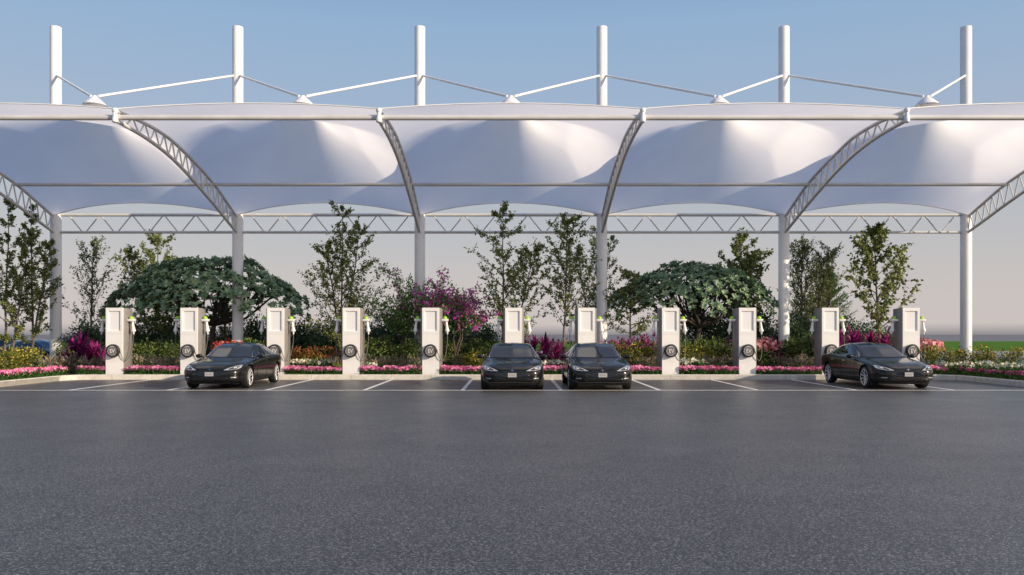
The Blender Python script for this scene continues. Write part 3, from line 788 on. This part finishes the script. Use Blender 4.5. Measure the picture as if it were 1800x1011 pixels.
def umbrella_tree(seed, rx, ry, ztop, zedge, lean):
    """flat dome of leaf rosettes carried on spreading limbs"""
    R = random.Random(seed); tk = MB(); cr = MB()
    fork = Vector((lean*.35, 0, ztop*.40))
    tk.tube(spline([(0,0,-.05),(lean*.12,.05,ztop*.15),(lean*.22,-.02,ztop*.28),tuple(fork)], 4), [.17-.006*i for i in range(13)], 9)
    tips = []
    def dome(x, y):
        r2 = min(1.0, (x/rx)**2 + (y/ry)**2)
        return zedge + (ztop-zedge)*(1-r2**1.2) + .16*sin(x*1.9+seed)*cos(y*2.3) + .10*sin(x*4.1+y*3)
    limbs = []
    for k in range(11):
        a = 2*pi*k/11 + R.uniform(-.2,.2); rr = R.uniform(.45,.72)
        e = Vector((cos(a)*rx*rr, sin(a)*ry*rr, 0)); e.z = dome(e.x, e.y)-.45
        mid = fork.lerp(e, .5) + Vector((0,0,-.10*ztop*R.uniform(.2,1.2))) + rv(R)*.15
        pth = spline([tuple(fork), tuple(fork.lerp(mid,.5)+rv(R)*.1), tuple(mid), tuple(e)], 3)
        tk.tube(pth, [.085*(1-.7*i/9)+.01 for i in range(10)], 6); limbs.append(pth)
        for w in range(6):
            q = pth[R.randint(3, 9)]; a2 = a+R.uniform(-1.0,1.0); l2 = R.uniform(.5,1.5)
            e2 = q + Vector((cos(a2)*l2*rx/4, sin(a2)*l2*ry/3, 0))
            k2 = sqrt((e2.x/rx)**2+(e2.y/ry)**2)
            if k2 > .97: e2.x *= .97/k2; e2.y *= .97/k2
            e2.z = dome(e2.x, e2.y)-.2
            tk.tube([q, q.lerp(e2,.5)+Vector((0,0,-.1)), e2], [.03,.02,.008], 4, False)
    nros = int(84*rx*ry)
    for i in range(nros):
        a = R.random()*2*pi; rr = sqrt(R.random())
        x, y = cos(a)*rx*rr, sin(a)*ry*rr; edge = .95+.08*sin(a*5+seed)+.04*sin(a*11)
        x *= edge; y *= edge
        rim = .25+.75*min(1, rr*1.1)
        z = dome(x, y) - (abs(R.gauss(0, .12)) if R.random() < .6 else R.uniform(.1,.65)*rim)
        p = Vector((x, y, z)); out = (Vector((x/rx*.9, y/ry*.9, .75)) + rv(R)*.35).normalized()
        u = out.orthogonal().normalized(); w = out.cross(u)
        nl = R.randint(8, 11); a0 = R.random()*6; sz = R.uniform(.18,.29)
        for k in range(nl):
            aa = a0 + k*2.4; el = R.uniform(-.1,.9)
            d = (u*cos(aa)+w*sin(aa))*cos(el) + out*sin(el)
            cr.leaf(p, d, out+rv(R)*.4, sz*R.uniform(.8,1.1), sz*.52, .12)
    # leaf litter in the shade of the crown: darker inner leaves
    return tk, cr
UD = 36.9
put_tree('umbrella_tree', 'wide umbrella-shaped tree with blue-green leaf rosettes behind the leftmost parked car', 368, UD, umbrella_tree(5, 4.85, 2.6, PZ(455,UD)-.16, PZ(548,UD)-.16, .6), M['barkdark'], M['lf_umb'], 'umbrella-shaped trees')
put_tree('umbrella_tree', 'umbrella-shaped tree with blue-green leaf rosettes between the fourth and fifth masts', 1216, UD, umbrella_tree(9, 3.9, 2.3, PZ(466,UD)-.16, PZ(538,UD)-.16, 1.0), M['barkdark'], M['lf_umb'], 'umbrella-shaped trees')

def bougainvillea(seed, w, h, hv):
    R = random.Random(seed); tk = MB(); cr = MB(); fl = MB()
    for s in range(3): tk.tube(spline([(R.uniform(-.1,.1),0,-.05),(R.uniform(-.2,.2),0,h*.2),(R.uniform(-.4,.4),.1,h*.4),(R.uniform(-.8,.8),.1,h*.55)],3), [.06-.004*i for i in range(10)], 6)
    for i in range(58):
        a = R.random()*6.28; el = radians(R.uniform(25,80)); ln = R.uniform(.5,1.0)
        p = Vector((R.uniform(-.5,.5)*w*.3, R.uniform(-.3,.3), h*R.uniform(.35,.6)))
        d = Vector((cos(a)*cos(el), sin(a)*cos(el)*.6, sin(el))); pts = [p]; q = p.copy(); st = ln*w*.5/5
        for k in range(6):
            q = q + d*st; d = (d + Vector((0,0,-.17*(k*.35))) + Vector((d.x*.25,0,0)) + rv(R)*.15).normalized(); pts.append(q.copy())
        tk.tube(pts, [.014,.012,.01,.008,.006,.004,.003], 4, False)
        heavy = R.random() < hv
        for k, c in enumerate(pts[1:]):
            for _ in range(13): cr.leaf(c+rv(R)*.18, rv(R)+Vector((0,0,-.3)), rv(R), R.uniform(.08,.14), R.uniform(.05,.09))
            if heavy and k > 1:
                for cl in range(R.randint(1,2)):
                    cc = c + rv(R)*.2
                    for _ in range(R.randint(5,11)): fl.leaf(cc+rv(R)*.13, rv(R), rv(R), R.uniform(.09,.13), R.uniform(.075,.11), .2)
    return tk, cr, fl
def put_boug(label, x, d, seed, w, h, hv):
    t = thing('bougainvillea', label, 'flowering shrub', (PX(x, d), d, .16), 0, 'bougainvilleas around the third mast')
    tk, cr, fl = bougainvillea(seed, w, h, hv)
    tk.build('trunk', M['barkdark'], t, True); cr.build('crown', M['lf_boug'], t); fl.build('blossoms', M['fl_boug'], t)
put_boug('sprawling bougainvillea with few pale purple flowers left of the third mast', 716, 34.9, 31, 4.2, PZ(480,35)-.4, .12)
put_boug('bright magenta bougainvillea trailing down right of the third mast', 798, 34.2, 33, 3.4, PZ(474,34)-.3, .9)

# rounded shrubs
def shrub(seed, rx, ry, h, n, leaf, wl=.6, clumps=26, flat=.35):
    R = random.Random(seed); mb = MB(); cs = []
    for i in range(clumps):
        a = R.random()*6.28; rr = sqrt(R.random())*.8; zz = R.uniform(.06, 1)
        k = sqrt(max(.05, 1-(max(0, zz-.35)/.75)**2))
        cs.append((Vector((cos(a)*rr*rx*k, sin(a)*rr*ry*k, zz*h*.88)), R.uniform(.14,.26)*h+.04))
    for i in range(n):
        c, r = R.choice(cs); v = rv(R).normalized()*r*(R.random()**.4); p = c+v
        if p.z < .02: p.z = R.uniform(.02,.1)*h
        mb.leaf(p, v + rv(R)*r*1.1 + Vector((0,0,r*flat)), rv(R)+UPV, leaf*R.uniform(.7,1.25), leaf*wl*R.uniform(.8,1.2))
    return mb, cs
def stems_mb(seed, h, k=7):
    R = random.Random(seed); mb = MB()
    for i in range(k):
        a = R.random()*6.28; mb.tube([(0,0,-.03),(cos(a)*.12*h, sin(a)*.12*h, .4*h),(cos(a)*.25*h, sin(a)*.25*h, .75*h)], [.022,.015,.005], 4, False)
    return mb
HP = []
for i in range(4):
    t = thing('hedge_shrub', 'x', 'shrub', (0,0,-50))
    shrub(40+i, 1.2, .8, 2.2, 3600, .125, .6, 46)[0].build('foliage', M['lf_hedge'], t)
    stems_mb(40+i, 2.0).build('stems', M['barkdark'], t)
    HP.append(t)
HL = 'dark green leafy shrub in the row behind the charging posts'
used = set()
RR = random.Random(77)
def pheight(protos):
    p = protos[0]; ms = [p] if p.type == 'MESH' else list(p.children)
    zs = sorted(v.co.z for o in ms for v in o.data.vertices); return zs[int(len(zs)*.985)]
def put(protos, x, d, label, group, sc=1.0, rz=None):
    i = RR.randrange(len(protos)); p = protos[i]; loc = (PX(x, d), d, .15); rz = RR.random()*6.28 if rz is None else rz
    if p.name not in used:
        used.add(p.name); p.location = loc; p.rotation_euler = (0,0,rz); p.scale = (sc,)*3 if not isinstance(sc, tuple) else sc
        p['label'] = label
        if group: p['group'] = group
        return p
    return dup(p, loc, rz, sc, label, group)
for x, ty, d in [(122,596,36.2),(150,575,37.8),(195,568,38.4),(238,574,37.2),(282,566,38.2),(322,575,37.4),(362,585,38.2),(400,580,38.6),(446,566,38.2),(496,574,37.6),
              (530,572,38.3),(566,570,37.4),(604,566,38.4),(650,574,37.6),(690,562,38.6),(726,572,37.8),(770,566,37.2),(815,560,38.2),(848,574,36.9),
              (1190,585,37.4),(1240,560,38.8),(1282,552,38.4),(1330,548,38.7),(1356,585,37.2),(1398,560,37.0),(1438,572,37.4),(1482,568,38.4),(1520,574,38.0),(1566,580,37.6)]:
    h = PZ(ty, d)-.15
    put(HP, x, d, HL, 'dark hedge shrubs behind the charging posts', (h/2.05*RR.uniform(.92,1.08), h/2.05, h/2.05))

MP = []
for i in range(2):
    t = thing('green_shrub', 'x', 'shrub', (0,0,-50)); shrub(50+i, .8, .6, 1.1, 1500, .10, .6, 30)[0].build('foliage', M['lf_mid'], t); MP.append(t)
for x, ty, d in [(120,612,35.0),(226,606,35.0),(256,602,35.3),(288,604,35.1),(318,606,35.4),(446,606,35.2),(640,606,35.3),(668,602,35.0),(696,604,35.3),(722,606,35.0),(778,604,35.0),(806,606,35.4),(846,606,35.2),
                 (1196,604,35.3),(1228,598,35.8),(1262,600,35.4),(1288,602,35.2),(1334,600,35.6),(1388,606,35.2),(1416,600,35.3),(1440,604,35.2),(1482,600,35.6),(1560,598,35.6),(1586,600,35.4)]:
    put(MP, x, d, 'mid green shrub in front of the dark hedge behind the charging posts', 'mid green shrubs in front of the hedge', (PZ(ty,d)-.15)/pheight(MP))

# magenta strap-leaved plants
def cordyline(seed, n=7, h=.9):
    R = random.Random(seed); mb = MB()
    for s in range(n):
        b = Vector((R.uniform(-.45,.45), R.uniform(-.25,.25), h*R.uniform(.25,.75)))
        mb.tube([(b.x*.6,b.y*.6,-.02), b], [.02,.015], 5, False)
        for k in range(32):
            a = R.random()*6.28; el = radians(R.uniform(5,80)); d = Vector((cos(a)*cos(el), sin(a)*cos(el), sin(el)))
            mb.strap(b+Vector((0,0,R.uniform(-.12,.06))), d, R.uniform(.28,.5), R.uniform(.05,.085), R.uniform(.15,.5))
    return mb
CP = []
for i in range(3):
    o = cordyline(60+i).build('cordyline', M['lf_cord']); tag(o, 'x', 'plant'); CP.append(o)
GC = 'magenta strap-leaved plants'
for x, d, ty, lb in [(136,33.6,597,'dark magenta strap-leaved plant, left of the two beside the leftmost charging post'),(163,33.2,590,'dark magenta strap-leaved plant touching the left side of the leftmost charging post'),
                 (925,33.4,602,'magenta strap-leaved plant tight behind the right roof corner of the left middle car'),(944,33.0,598,'tall magenta strap-leaved plant left of the bare trunk between the middle cars'),(966,33.3,600,'magenta strap-leaved plant just left of the bare tree trunk between the middle cars'),
                 (1003,33.0,625,'low crimson strap-leaved plant right of the bare tree trunk between the middle cars'),
                 (1487,34.2,584,'tall magenta strap-leaved plant beside the charging post behind the rightmost car'),(1508,33.8,592,'magenta strap-leaved plant above the roof of the rightmost car, middle of three'),(1530,33.8,592,'magenta strap-leaved plant above the roof of the rightmost car, right of three')]:
    put(CP, x, d, lb, GC, (PZ(ty,d)-.15)/pheight(CP))

def flowering(name, leafm, flm, seed, rx, ry, h, nl, leaf, nf, fr, cat='plant', top=False, label='x'):
    R = random.Random(seed); t = thing(name, label, cat, (0,0,-50))
    mb, cs = shrub(seed, rx, ry, h, nl, leaf, .6, 18)
    mb.build('foliage', leafm, t)
    fm = MB()
    for i in range(nf):
        c, r = R.choice(cs); v = rv(R).normalized(); v.z = abs(v.z)*1.2+.1; v.y -= .25; v.normalize()
        p = c + v*r*R.uniform(.9,1.08)
        if top: p.z = max(p.z, h*R.uniform(.72,1.0))
        fm.flower(p, v+rv(R)*.35, fr*R.uniform(.75,1.2), 5, R)
    fm.build('blossoms', flm, t)
    return t
# golden shrubs
YP = [flowering('golden_shrub', M['lf_yel'], M['fl_yel'], 80+i, .62, .5, .95, 1000, .09, 34, .035, 'shrub') for i in range(3)]
GY = 'golden leaved shrubs'
for x, d, ty, lb in [(6,29.0,612,'golden leaved shrub at the left edge of the photo'),(34,29.6,611,'golden leaved shrub second from the left edge of the photo, below thin trees'),(56,30.6,613,'golden leaved shrub nearest the leftmost mast, left of it'),
                 (815,33.0,622,'low yellow-green shrub just left of the left middle car, under trailing magenta flowers'),(838,33.2,618,'small yellow-green shrub touching the left mirror side of the left middle car'),
                 (1090,33.8,608,'golden shrub directly right of the right middle car'),(1118,33.3,604,'golden shrub midway between the right middle car and the next charging post'),(1143,33.5,610,'golden shrub touching the left side of the charging post right of the middle cars'),
                 (1212,33.6,607,'golden shrub left of two under the right umbrella-shaped tree'),(1243,33.8,610,'golden shrub right of two under the right umbrella-shaped tree'),
                 (1636,32.4,608,'golden green shrub just right of the rightmost charging post'),(1664,32.2,614,'golden green shrub left of the rightmost mast foot'),(1692,32.6,613,'golden green shrub at the foot of the rightmost mast'),
                 (1722,32.0,608,'golden green shrub just right of the rightmost mast'),(1752,31.6,617,'golden green shrub second from the right edge of the photo'),(1786,30.8,612,'golden green shrub at the right edge of the photo'),
                 (390,33.8,612,'yellow-green shrub behind the windscreen of the leftmost parked car')]:
    put(YP, x, d, lb, GY, (PZ(ty,d)-.15)/pheight(YP))
# azaleas: flower-covered balls
AP = [flowering('azalea', M['lf_dark'], M['fl_azalea'], 90, .55, .5, .95, 500, .09, 420, .065, 'flowering shrub', True)]
put(AP, 1343, 32.6, 'tall salmon pink azalea in full bloom right of the ninth charging post', 'azaleas in bloom', (PZ(596,32.6)-.15)/pheight(AP))
put(AP, 1630, 33.6, 'pale pink azalea blooming behind the rightmost charging post', 'azaleas in bloom', (PZ(597,33.6)-.15)/pheight(AP))
RP = [flowering('red_flowering_shrub', M['lf_dark'], M['fl_red'], 95, .5, .4, .9, 500, .09, 160, .055, 'flowering shrub', True)]
put(RP, 398, 34.6, 'red flowering shrub left of the second mast behind the leftmost car', None, (PZ(598,34.6)-.15)/.95)
# purple foliage mounds
PP = []
for i in range(2):
    t = thing('purple_shrub', 'x', 'shrub', (0,0,-50)); shrub(100+i, .75, .5, .8, 800, .11, .5, 22)[0].build('foliage', M['lf_purple'], t); PP.append(t)
for x, d, ty, lb in [(985,35.4,600,'purple leaved shrub behind the bare tree trunk between the middle cars'),(1085,35.6,598,'purple leaved shrub right of the fourth mast'),(1112,35.4,598,'purple leaved shrub below the low dark branching tree'),(1140,35.6,600,'purple leaved shrub left of the charging post right of the middle cars'),
                 (1300,35.2,606,'dim purple shrub behind the ninth charging post'),(1364,35.6,598,'purple shrub just left of the fifth mast behind the salmon azalea')]:
    put(PP, x, d, lb, 'purple leaved shrubs', (PZ(ty,d)-.15)/pheight(PP))
# rust plants with lime blades in front
QP = []
t = thing('rust_shrub', 'x', 'shrub', (0,0,-50)); shrub(110, .6, .45, .8, 700, .12, .4, 20)[0].build('foliage', M['lf_rust'], t); QP.append(t)
for x, lb in [(520,'rust brown shrub right of the third charging post'),(550,'rust brown shrub in the middle of the rust coloured group'),(582,'rust brown shrub left of the fourth charging post')]:
    put(QP, x, 33.8, lb, 'rust brown shrubs', 1.15)
SP = []
R = random.Random(7)
mb = MB()
for k in range(34):
    a = R.random()*6.28; el = radians(R.uniform(40,88)); mb.strap(Vector((R.uniform(-.1,.1),R.uniform(-.1,.1),0)), Vector((cos(a)*cos(el), sin(a)*cos(el), sin(el))), R.uniform(.55,1.0), R.uniform(.04,.07), R.uniform(.05,.3), 4)
o = mb.build('lime_strap_plant', M['lf_spike']); tag(o, 'x', 'plant'); SP.append(o)
for x, sc, lb in [(514,.85,'lime green strap plant at the right foot of the third charging post'),(541,1.1,'tall lime green strap plant amid the rust brown shrubs, left one'),(562,.95,'lime green strap plant amid the rust brown shrubs, right one'),(592,.9,'lime green strap plant just left of the fourth charging post')]:
    put(SP, x, 33.1, lb, 'lime green strap plants', sc)
# ornamental grasses
def tuft(seed, bl, pl):
    R = random.Random(seed); t = thing('grass_tuft', 'x', 'ornamental grass', (0,0,-50)); mb = MB(); pm = MB()
    for k in range(90):
        a = R.random()*6.28; el = radians(R.uniform(35,88)); mb.strap(Vector((R.uniform(-.1,.1),R.uniform(-.08,.08),0)), Vector((cos(a)*cos(el), sin(a)*cos(el), sin(el))), R.uniform(.25,.5), R.uniform(.012,.02), R.uniform(.1,.5), 3)
    for k in range(26):
        a = R.random()*6.28; el = radians(R.uniform(45,88)); d = Vector((cos(a)*cos(el), sin(a)*cos(el), sin(el))); l = R.uniform(.34,.5); pm.strap(Vector((0,0,0)), d, l, .008, .1, 3)
        for z in range(5): pm.leaf(d*l*(.8+.08*z)+Vector((0,0,.02))-Vector((0,0,.10*l*(z/5))), d+rv(R)*.7, rv(R), .07, .028)
    mb.build('blades', bl, t); pm.build('plumes', pl, t); return t
GP = [tuft(120+i, M['lf_grass'], M['plume']) for i in range(2)]
GB = [tuft(130+i, M['lf_blue'], M['plumedark']) for i in range(2)]
LG = 'green ornamental grass tuft with pale tan plumes behind the pink flower border'
LB = 'greyish ornamental grass tuft with dull plumes behind the pink flower border'
for x in (72, 92, 118, 150, 253, 272, 288, 668, 700, 728, 1140, 1157, 1238, 1390, 1404):
    put(GP, x+RR.uniform(-4,4), 32.35+RR.uniform(-.15,.15), LG, 'green plumed grass tufts', RR.uniform(1.2,1.45))
for x in (104,134,170,178,244,262,300,310,590,642,655,684,712,800,1128,1228,1254,1270,1284,1296,1368,1418,1430):
    put(GB, x+RR.uniform(-4,4), 32.6+RR.uniform(-.2,.2), LB, 'grey plumed grass tufts', RR.uniform(1.2,1.5))
# white flowers
WP = [flowering('white_flower_clump', M['lf_dark'], M['fl_white'], 140+i, .30, .25, .42, 300, .075, 26, .055, 'flowering plant', True) for i in range(2)]
WL = 'clump of white flowers behind the pink border right of the third charging post'
def wput(xs, d, label, s=1.0, dj=.1):
    for x in xs: put(WP, x, d+RR.uniform(-dj,dj), label, 'white flower clumps', s*RR.uniform(1.15,1.4))
wput((512,524,537,549,562,572), 31.9, WL)
wput((640,650), 31.9, 'small white flower clump at the right foot of the fourth charging post', .8)
wput((950,962,975,985), 31.9, 'clump of white flowers between the middle pair of cars')
wput((1180,1192,1204,1217,1228), 31.6, 'clump of white flowers at the right foot of the eighth charging post', 1.05)
for i in range(9):
    yy = 31.2 - i*.52
    p = put(WP, CX, 30, 'clump of white flowers along the right wing of the bed', 'white flower clumps', RR.uniform(1.1,1.4)); p.location = (17.1 + .12*(i % 3) + (.0 if i > 1 else -.2), yy, .15)
# pink bedding border
KP = []
for i in range(3):
    R = random.Random(150+i); t = thing('pink_bedding_plant', 'x', 'flowering plant', (0,0,-50)); mb = MB(); fm = MB()
    for k in range(210):
        p = Vector((R.uniform(-.26,.26), R.uniform(-.15,.15), R.uniform(.0,.25))); mb.leaf(p, rv(R)+Vector((0,-.4,.3)), UPV+rv(R)*.8, R.uniform(.05,.085), R.uniform(.035,.055))
    for k in range(46):
        p = Vector((R.uniform(-.27,.27), R.uniform(-.15,.15), R.uniform(.20,.31))); fm.flower(p, UPV*.6+Vector((0,-.8,0))+rv(R)*.5, R.uniform(.045,.07), 5, R)
    mb.build('foliage', M['lf_dark'], t); fm.build('blossoms', M['fl_pink'], t); KP.append(t)
KL1 = 'low bright pink flowering bedding plant in the border along the straight kerb'
chX = [PX(x, CD) for x in CHX]
ends = [(KL+.15, chX[0]-.42)] + [(chX[i]+.42, chX[i+1]-.42) for i in range(10)] + [(chX[10]+.42, KR-.15)]
for e0, e1 in ends:
    for row, (yy, sp_) in enumerate(((KY+.32, .40), (KY+.60, .60))):
        n = max(1, round((e1-e0)/sp_))
        for i in range(n):
            p = put(KP, CX, 31, KL1, 'pink bedding plants along the straight kerb', RR.uniform(.85,1.12), RR.choice((0,pi)))
            p.location = (e0+(e1-e0)*(i+.5)/n, yy+RR.uniform(-.05,.05), .15)
for i in range(14):
    p = put(KP, CX, 31, 'low bright pink flowering bedding plant on the left wing of the bed', 'pink bedding plants on the left wing', RR.uniform(.95,1.15), pi/2); p.location = (KL-.38, KY-.1-i*.42, .15)
    p = put(KP, CX, 31, 'low bright pink flowering bedding plant on the left wing of the bed', 'pink bedding plants on the left wing', RR.uniform(.95,1.15), pi/2); p.location = (KL-.72, KY+.1-i*.42, .15)
for i in range(9):
    p = put(KP, CX, 31, 'low bright pink flowering bedding plant on the right wing of the bed', 'pink bedding plants on the right wing', RR.uniform(.9,1.1), pi/2); p.location = (KR+.36, KY+.1-i*.62, .15)
for protos in (HP, MP, CP, YP, AP, RP, PP, QP, SP, GP, GB, WP, KP):
    for p in protos:
        if p.name not in used:
            for c in list(p.children): bpy.data.objects.remove(c)
            bpy.data.objects.remove(p)

# ------------------------------------------------------------------ light, sky, camera
EL, AZ = radians(19), radians(60)         # sun: behind the camera, to its right
sd = Vector((sin(AZ)*cos(EL), -cos(AZ)*cos(EL), sin(EL)))
sl = bpy.data.lights.new('sun', 'SUN'); sl.energy = 5.0; sl.angle = radians(.5); sl.color = (1, .83, .62)
so = bpy.data.objects.new('sun', sl); COL.objects.link(so); so.rotation_euler = sd.to_track_quat('Z', 'Y').to_euler(); so.location = (30, -20, 40)

w = bpy.data.worlds.new('World'); SC.world = w; w.use_nodes = True
nt = w.node_tree; bg = nt.nodes['Background']; bg.inputs['Strength'].default_value = .1
sky = nt.nodes.new('ShaderNodeTexSky'); sky.sky_type = 'NISHITA'; sky.sun_disc = False; sky.sun_elevation = EL; sky.sun_rotation = pi - AZ
sky.air_density = 1.2; sky.dust_density = 1.5
tc = nt.nodes.new('ShaderNodeTexCoord'); sp = nt.nodes.new('ShaderNodeSeparateXYZ'); nt.links.new(tc.outputs['Generated'], sp.inputs[0])
mr = nt.nodes.new('ShaderNodeMapRange'); mr.inputs['From Min'].default_value = -.05; mr.inputs['From Max'].default_value = .95
nt.links.new(sp.outputs['Z'], mr.inputs['Value'])
cr = nt.nodes.new('ShaderNodeValToRGB'); nt.links.new(mr.outputs['Result'], cr.inputs['Fac'])
stops = [(0, (.27,.27,.29)), (.0505, (.31,.295,.31)), (.062, (.64,.575,.56)), (.12, (.585,.55,.55)), (.20, (.485,.51,.56)), (.30, (.38,.48,.635)), (.40, (.305,.46,.67)), (.60, (.10,.215,.48)), (1.0, (.045,.14,.38))]
e = cr.color_ramp.elements
while len(e) < len(stops): e.new(.5)
for i, (p, c) in enumerate(stops): e[i].position = p; e[i].color = (*c, 1)
sc = nt.nodes.new('ShaderNodeVectorMath'); sc.operation = 'SCALE'; sc.inputs['Scale'].default_value = 10; nt.links.new(cr.outputs['Color'], sc.inputs[0])
# added fill: unseen sky round the low sun is made brighter and warmer
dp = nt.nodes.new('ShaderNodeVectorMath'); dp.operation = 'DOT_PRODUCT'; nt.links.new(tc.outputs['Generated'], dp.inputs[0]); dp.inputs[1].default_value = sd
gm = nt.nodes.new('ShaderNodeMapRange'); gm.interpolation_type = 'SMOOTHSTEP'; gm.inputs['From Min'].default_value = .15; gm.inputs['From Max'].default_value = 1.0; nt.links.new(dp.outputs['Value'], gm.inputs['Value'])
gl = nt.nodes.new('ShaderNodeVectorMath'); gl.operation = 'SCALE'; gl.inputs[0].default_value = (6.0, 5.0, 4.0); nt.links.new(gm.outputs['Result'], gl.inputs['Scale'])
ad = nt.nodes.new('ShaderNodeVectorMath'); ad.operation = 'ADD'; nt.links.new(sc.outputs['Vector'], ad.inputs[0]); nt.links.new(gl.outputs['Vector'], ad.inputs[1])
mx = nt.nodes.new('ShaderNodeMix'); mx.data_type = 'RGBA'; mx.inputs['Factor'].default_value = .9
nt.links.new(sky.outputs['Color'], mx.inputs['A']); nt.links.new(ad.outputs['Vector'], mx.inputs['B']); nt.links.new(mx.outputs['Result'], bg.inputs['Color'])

cam = bpy.data.cameras.new('camera'); co = bpy.data.objects.new('camera', cam); COL.objects.link(co); SC.camera = co
co.location = (0, 0, CAMZ); co.rotation_euler = (pi/2, 0, 0)
cam.sensor_width = 36; cam.lens = F/1800*36; cam.shift_y = (HZ-505.5)/1800; cam.shift_x = (900-CX)/1800; cam.clip_end = 20000; cam.clip_start = .1
SC.view_settings.view_transform = 'Standard'; SC.view_settings.look = 'None'; SC.view_settings.exposure = 0
SC.cycles.use_denoising = True if hasattr(SC, 'cycles') else None
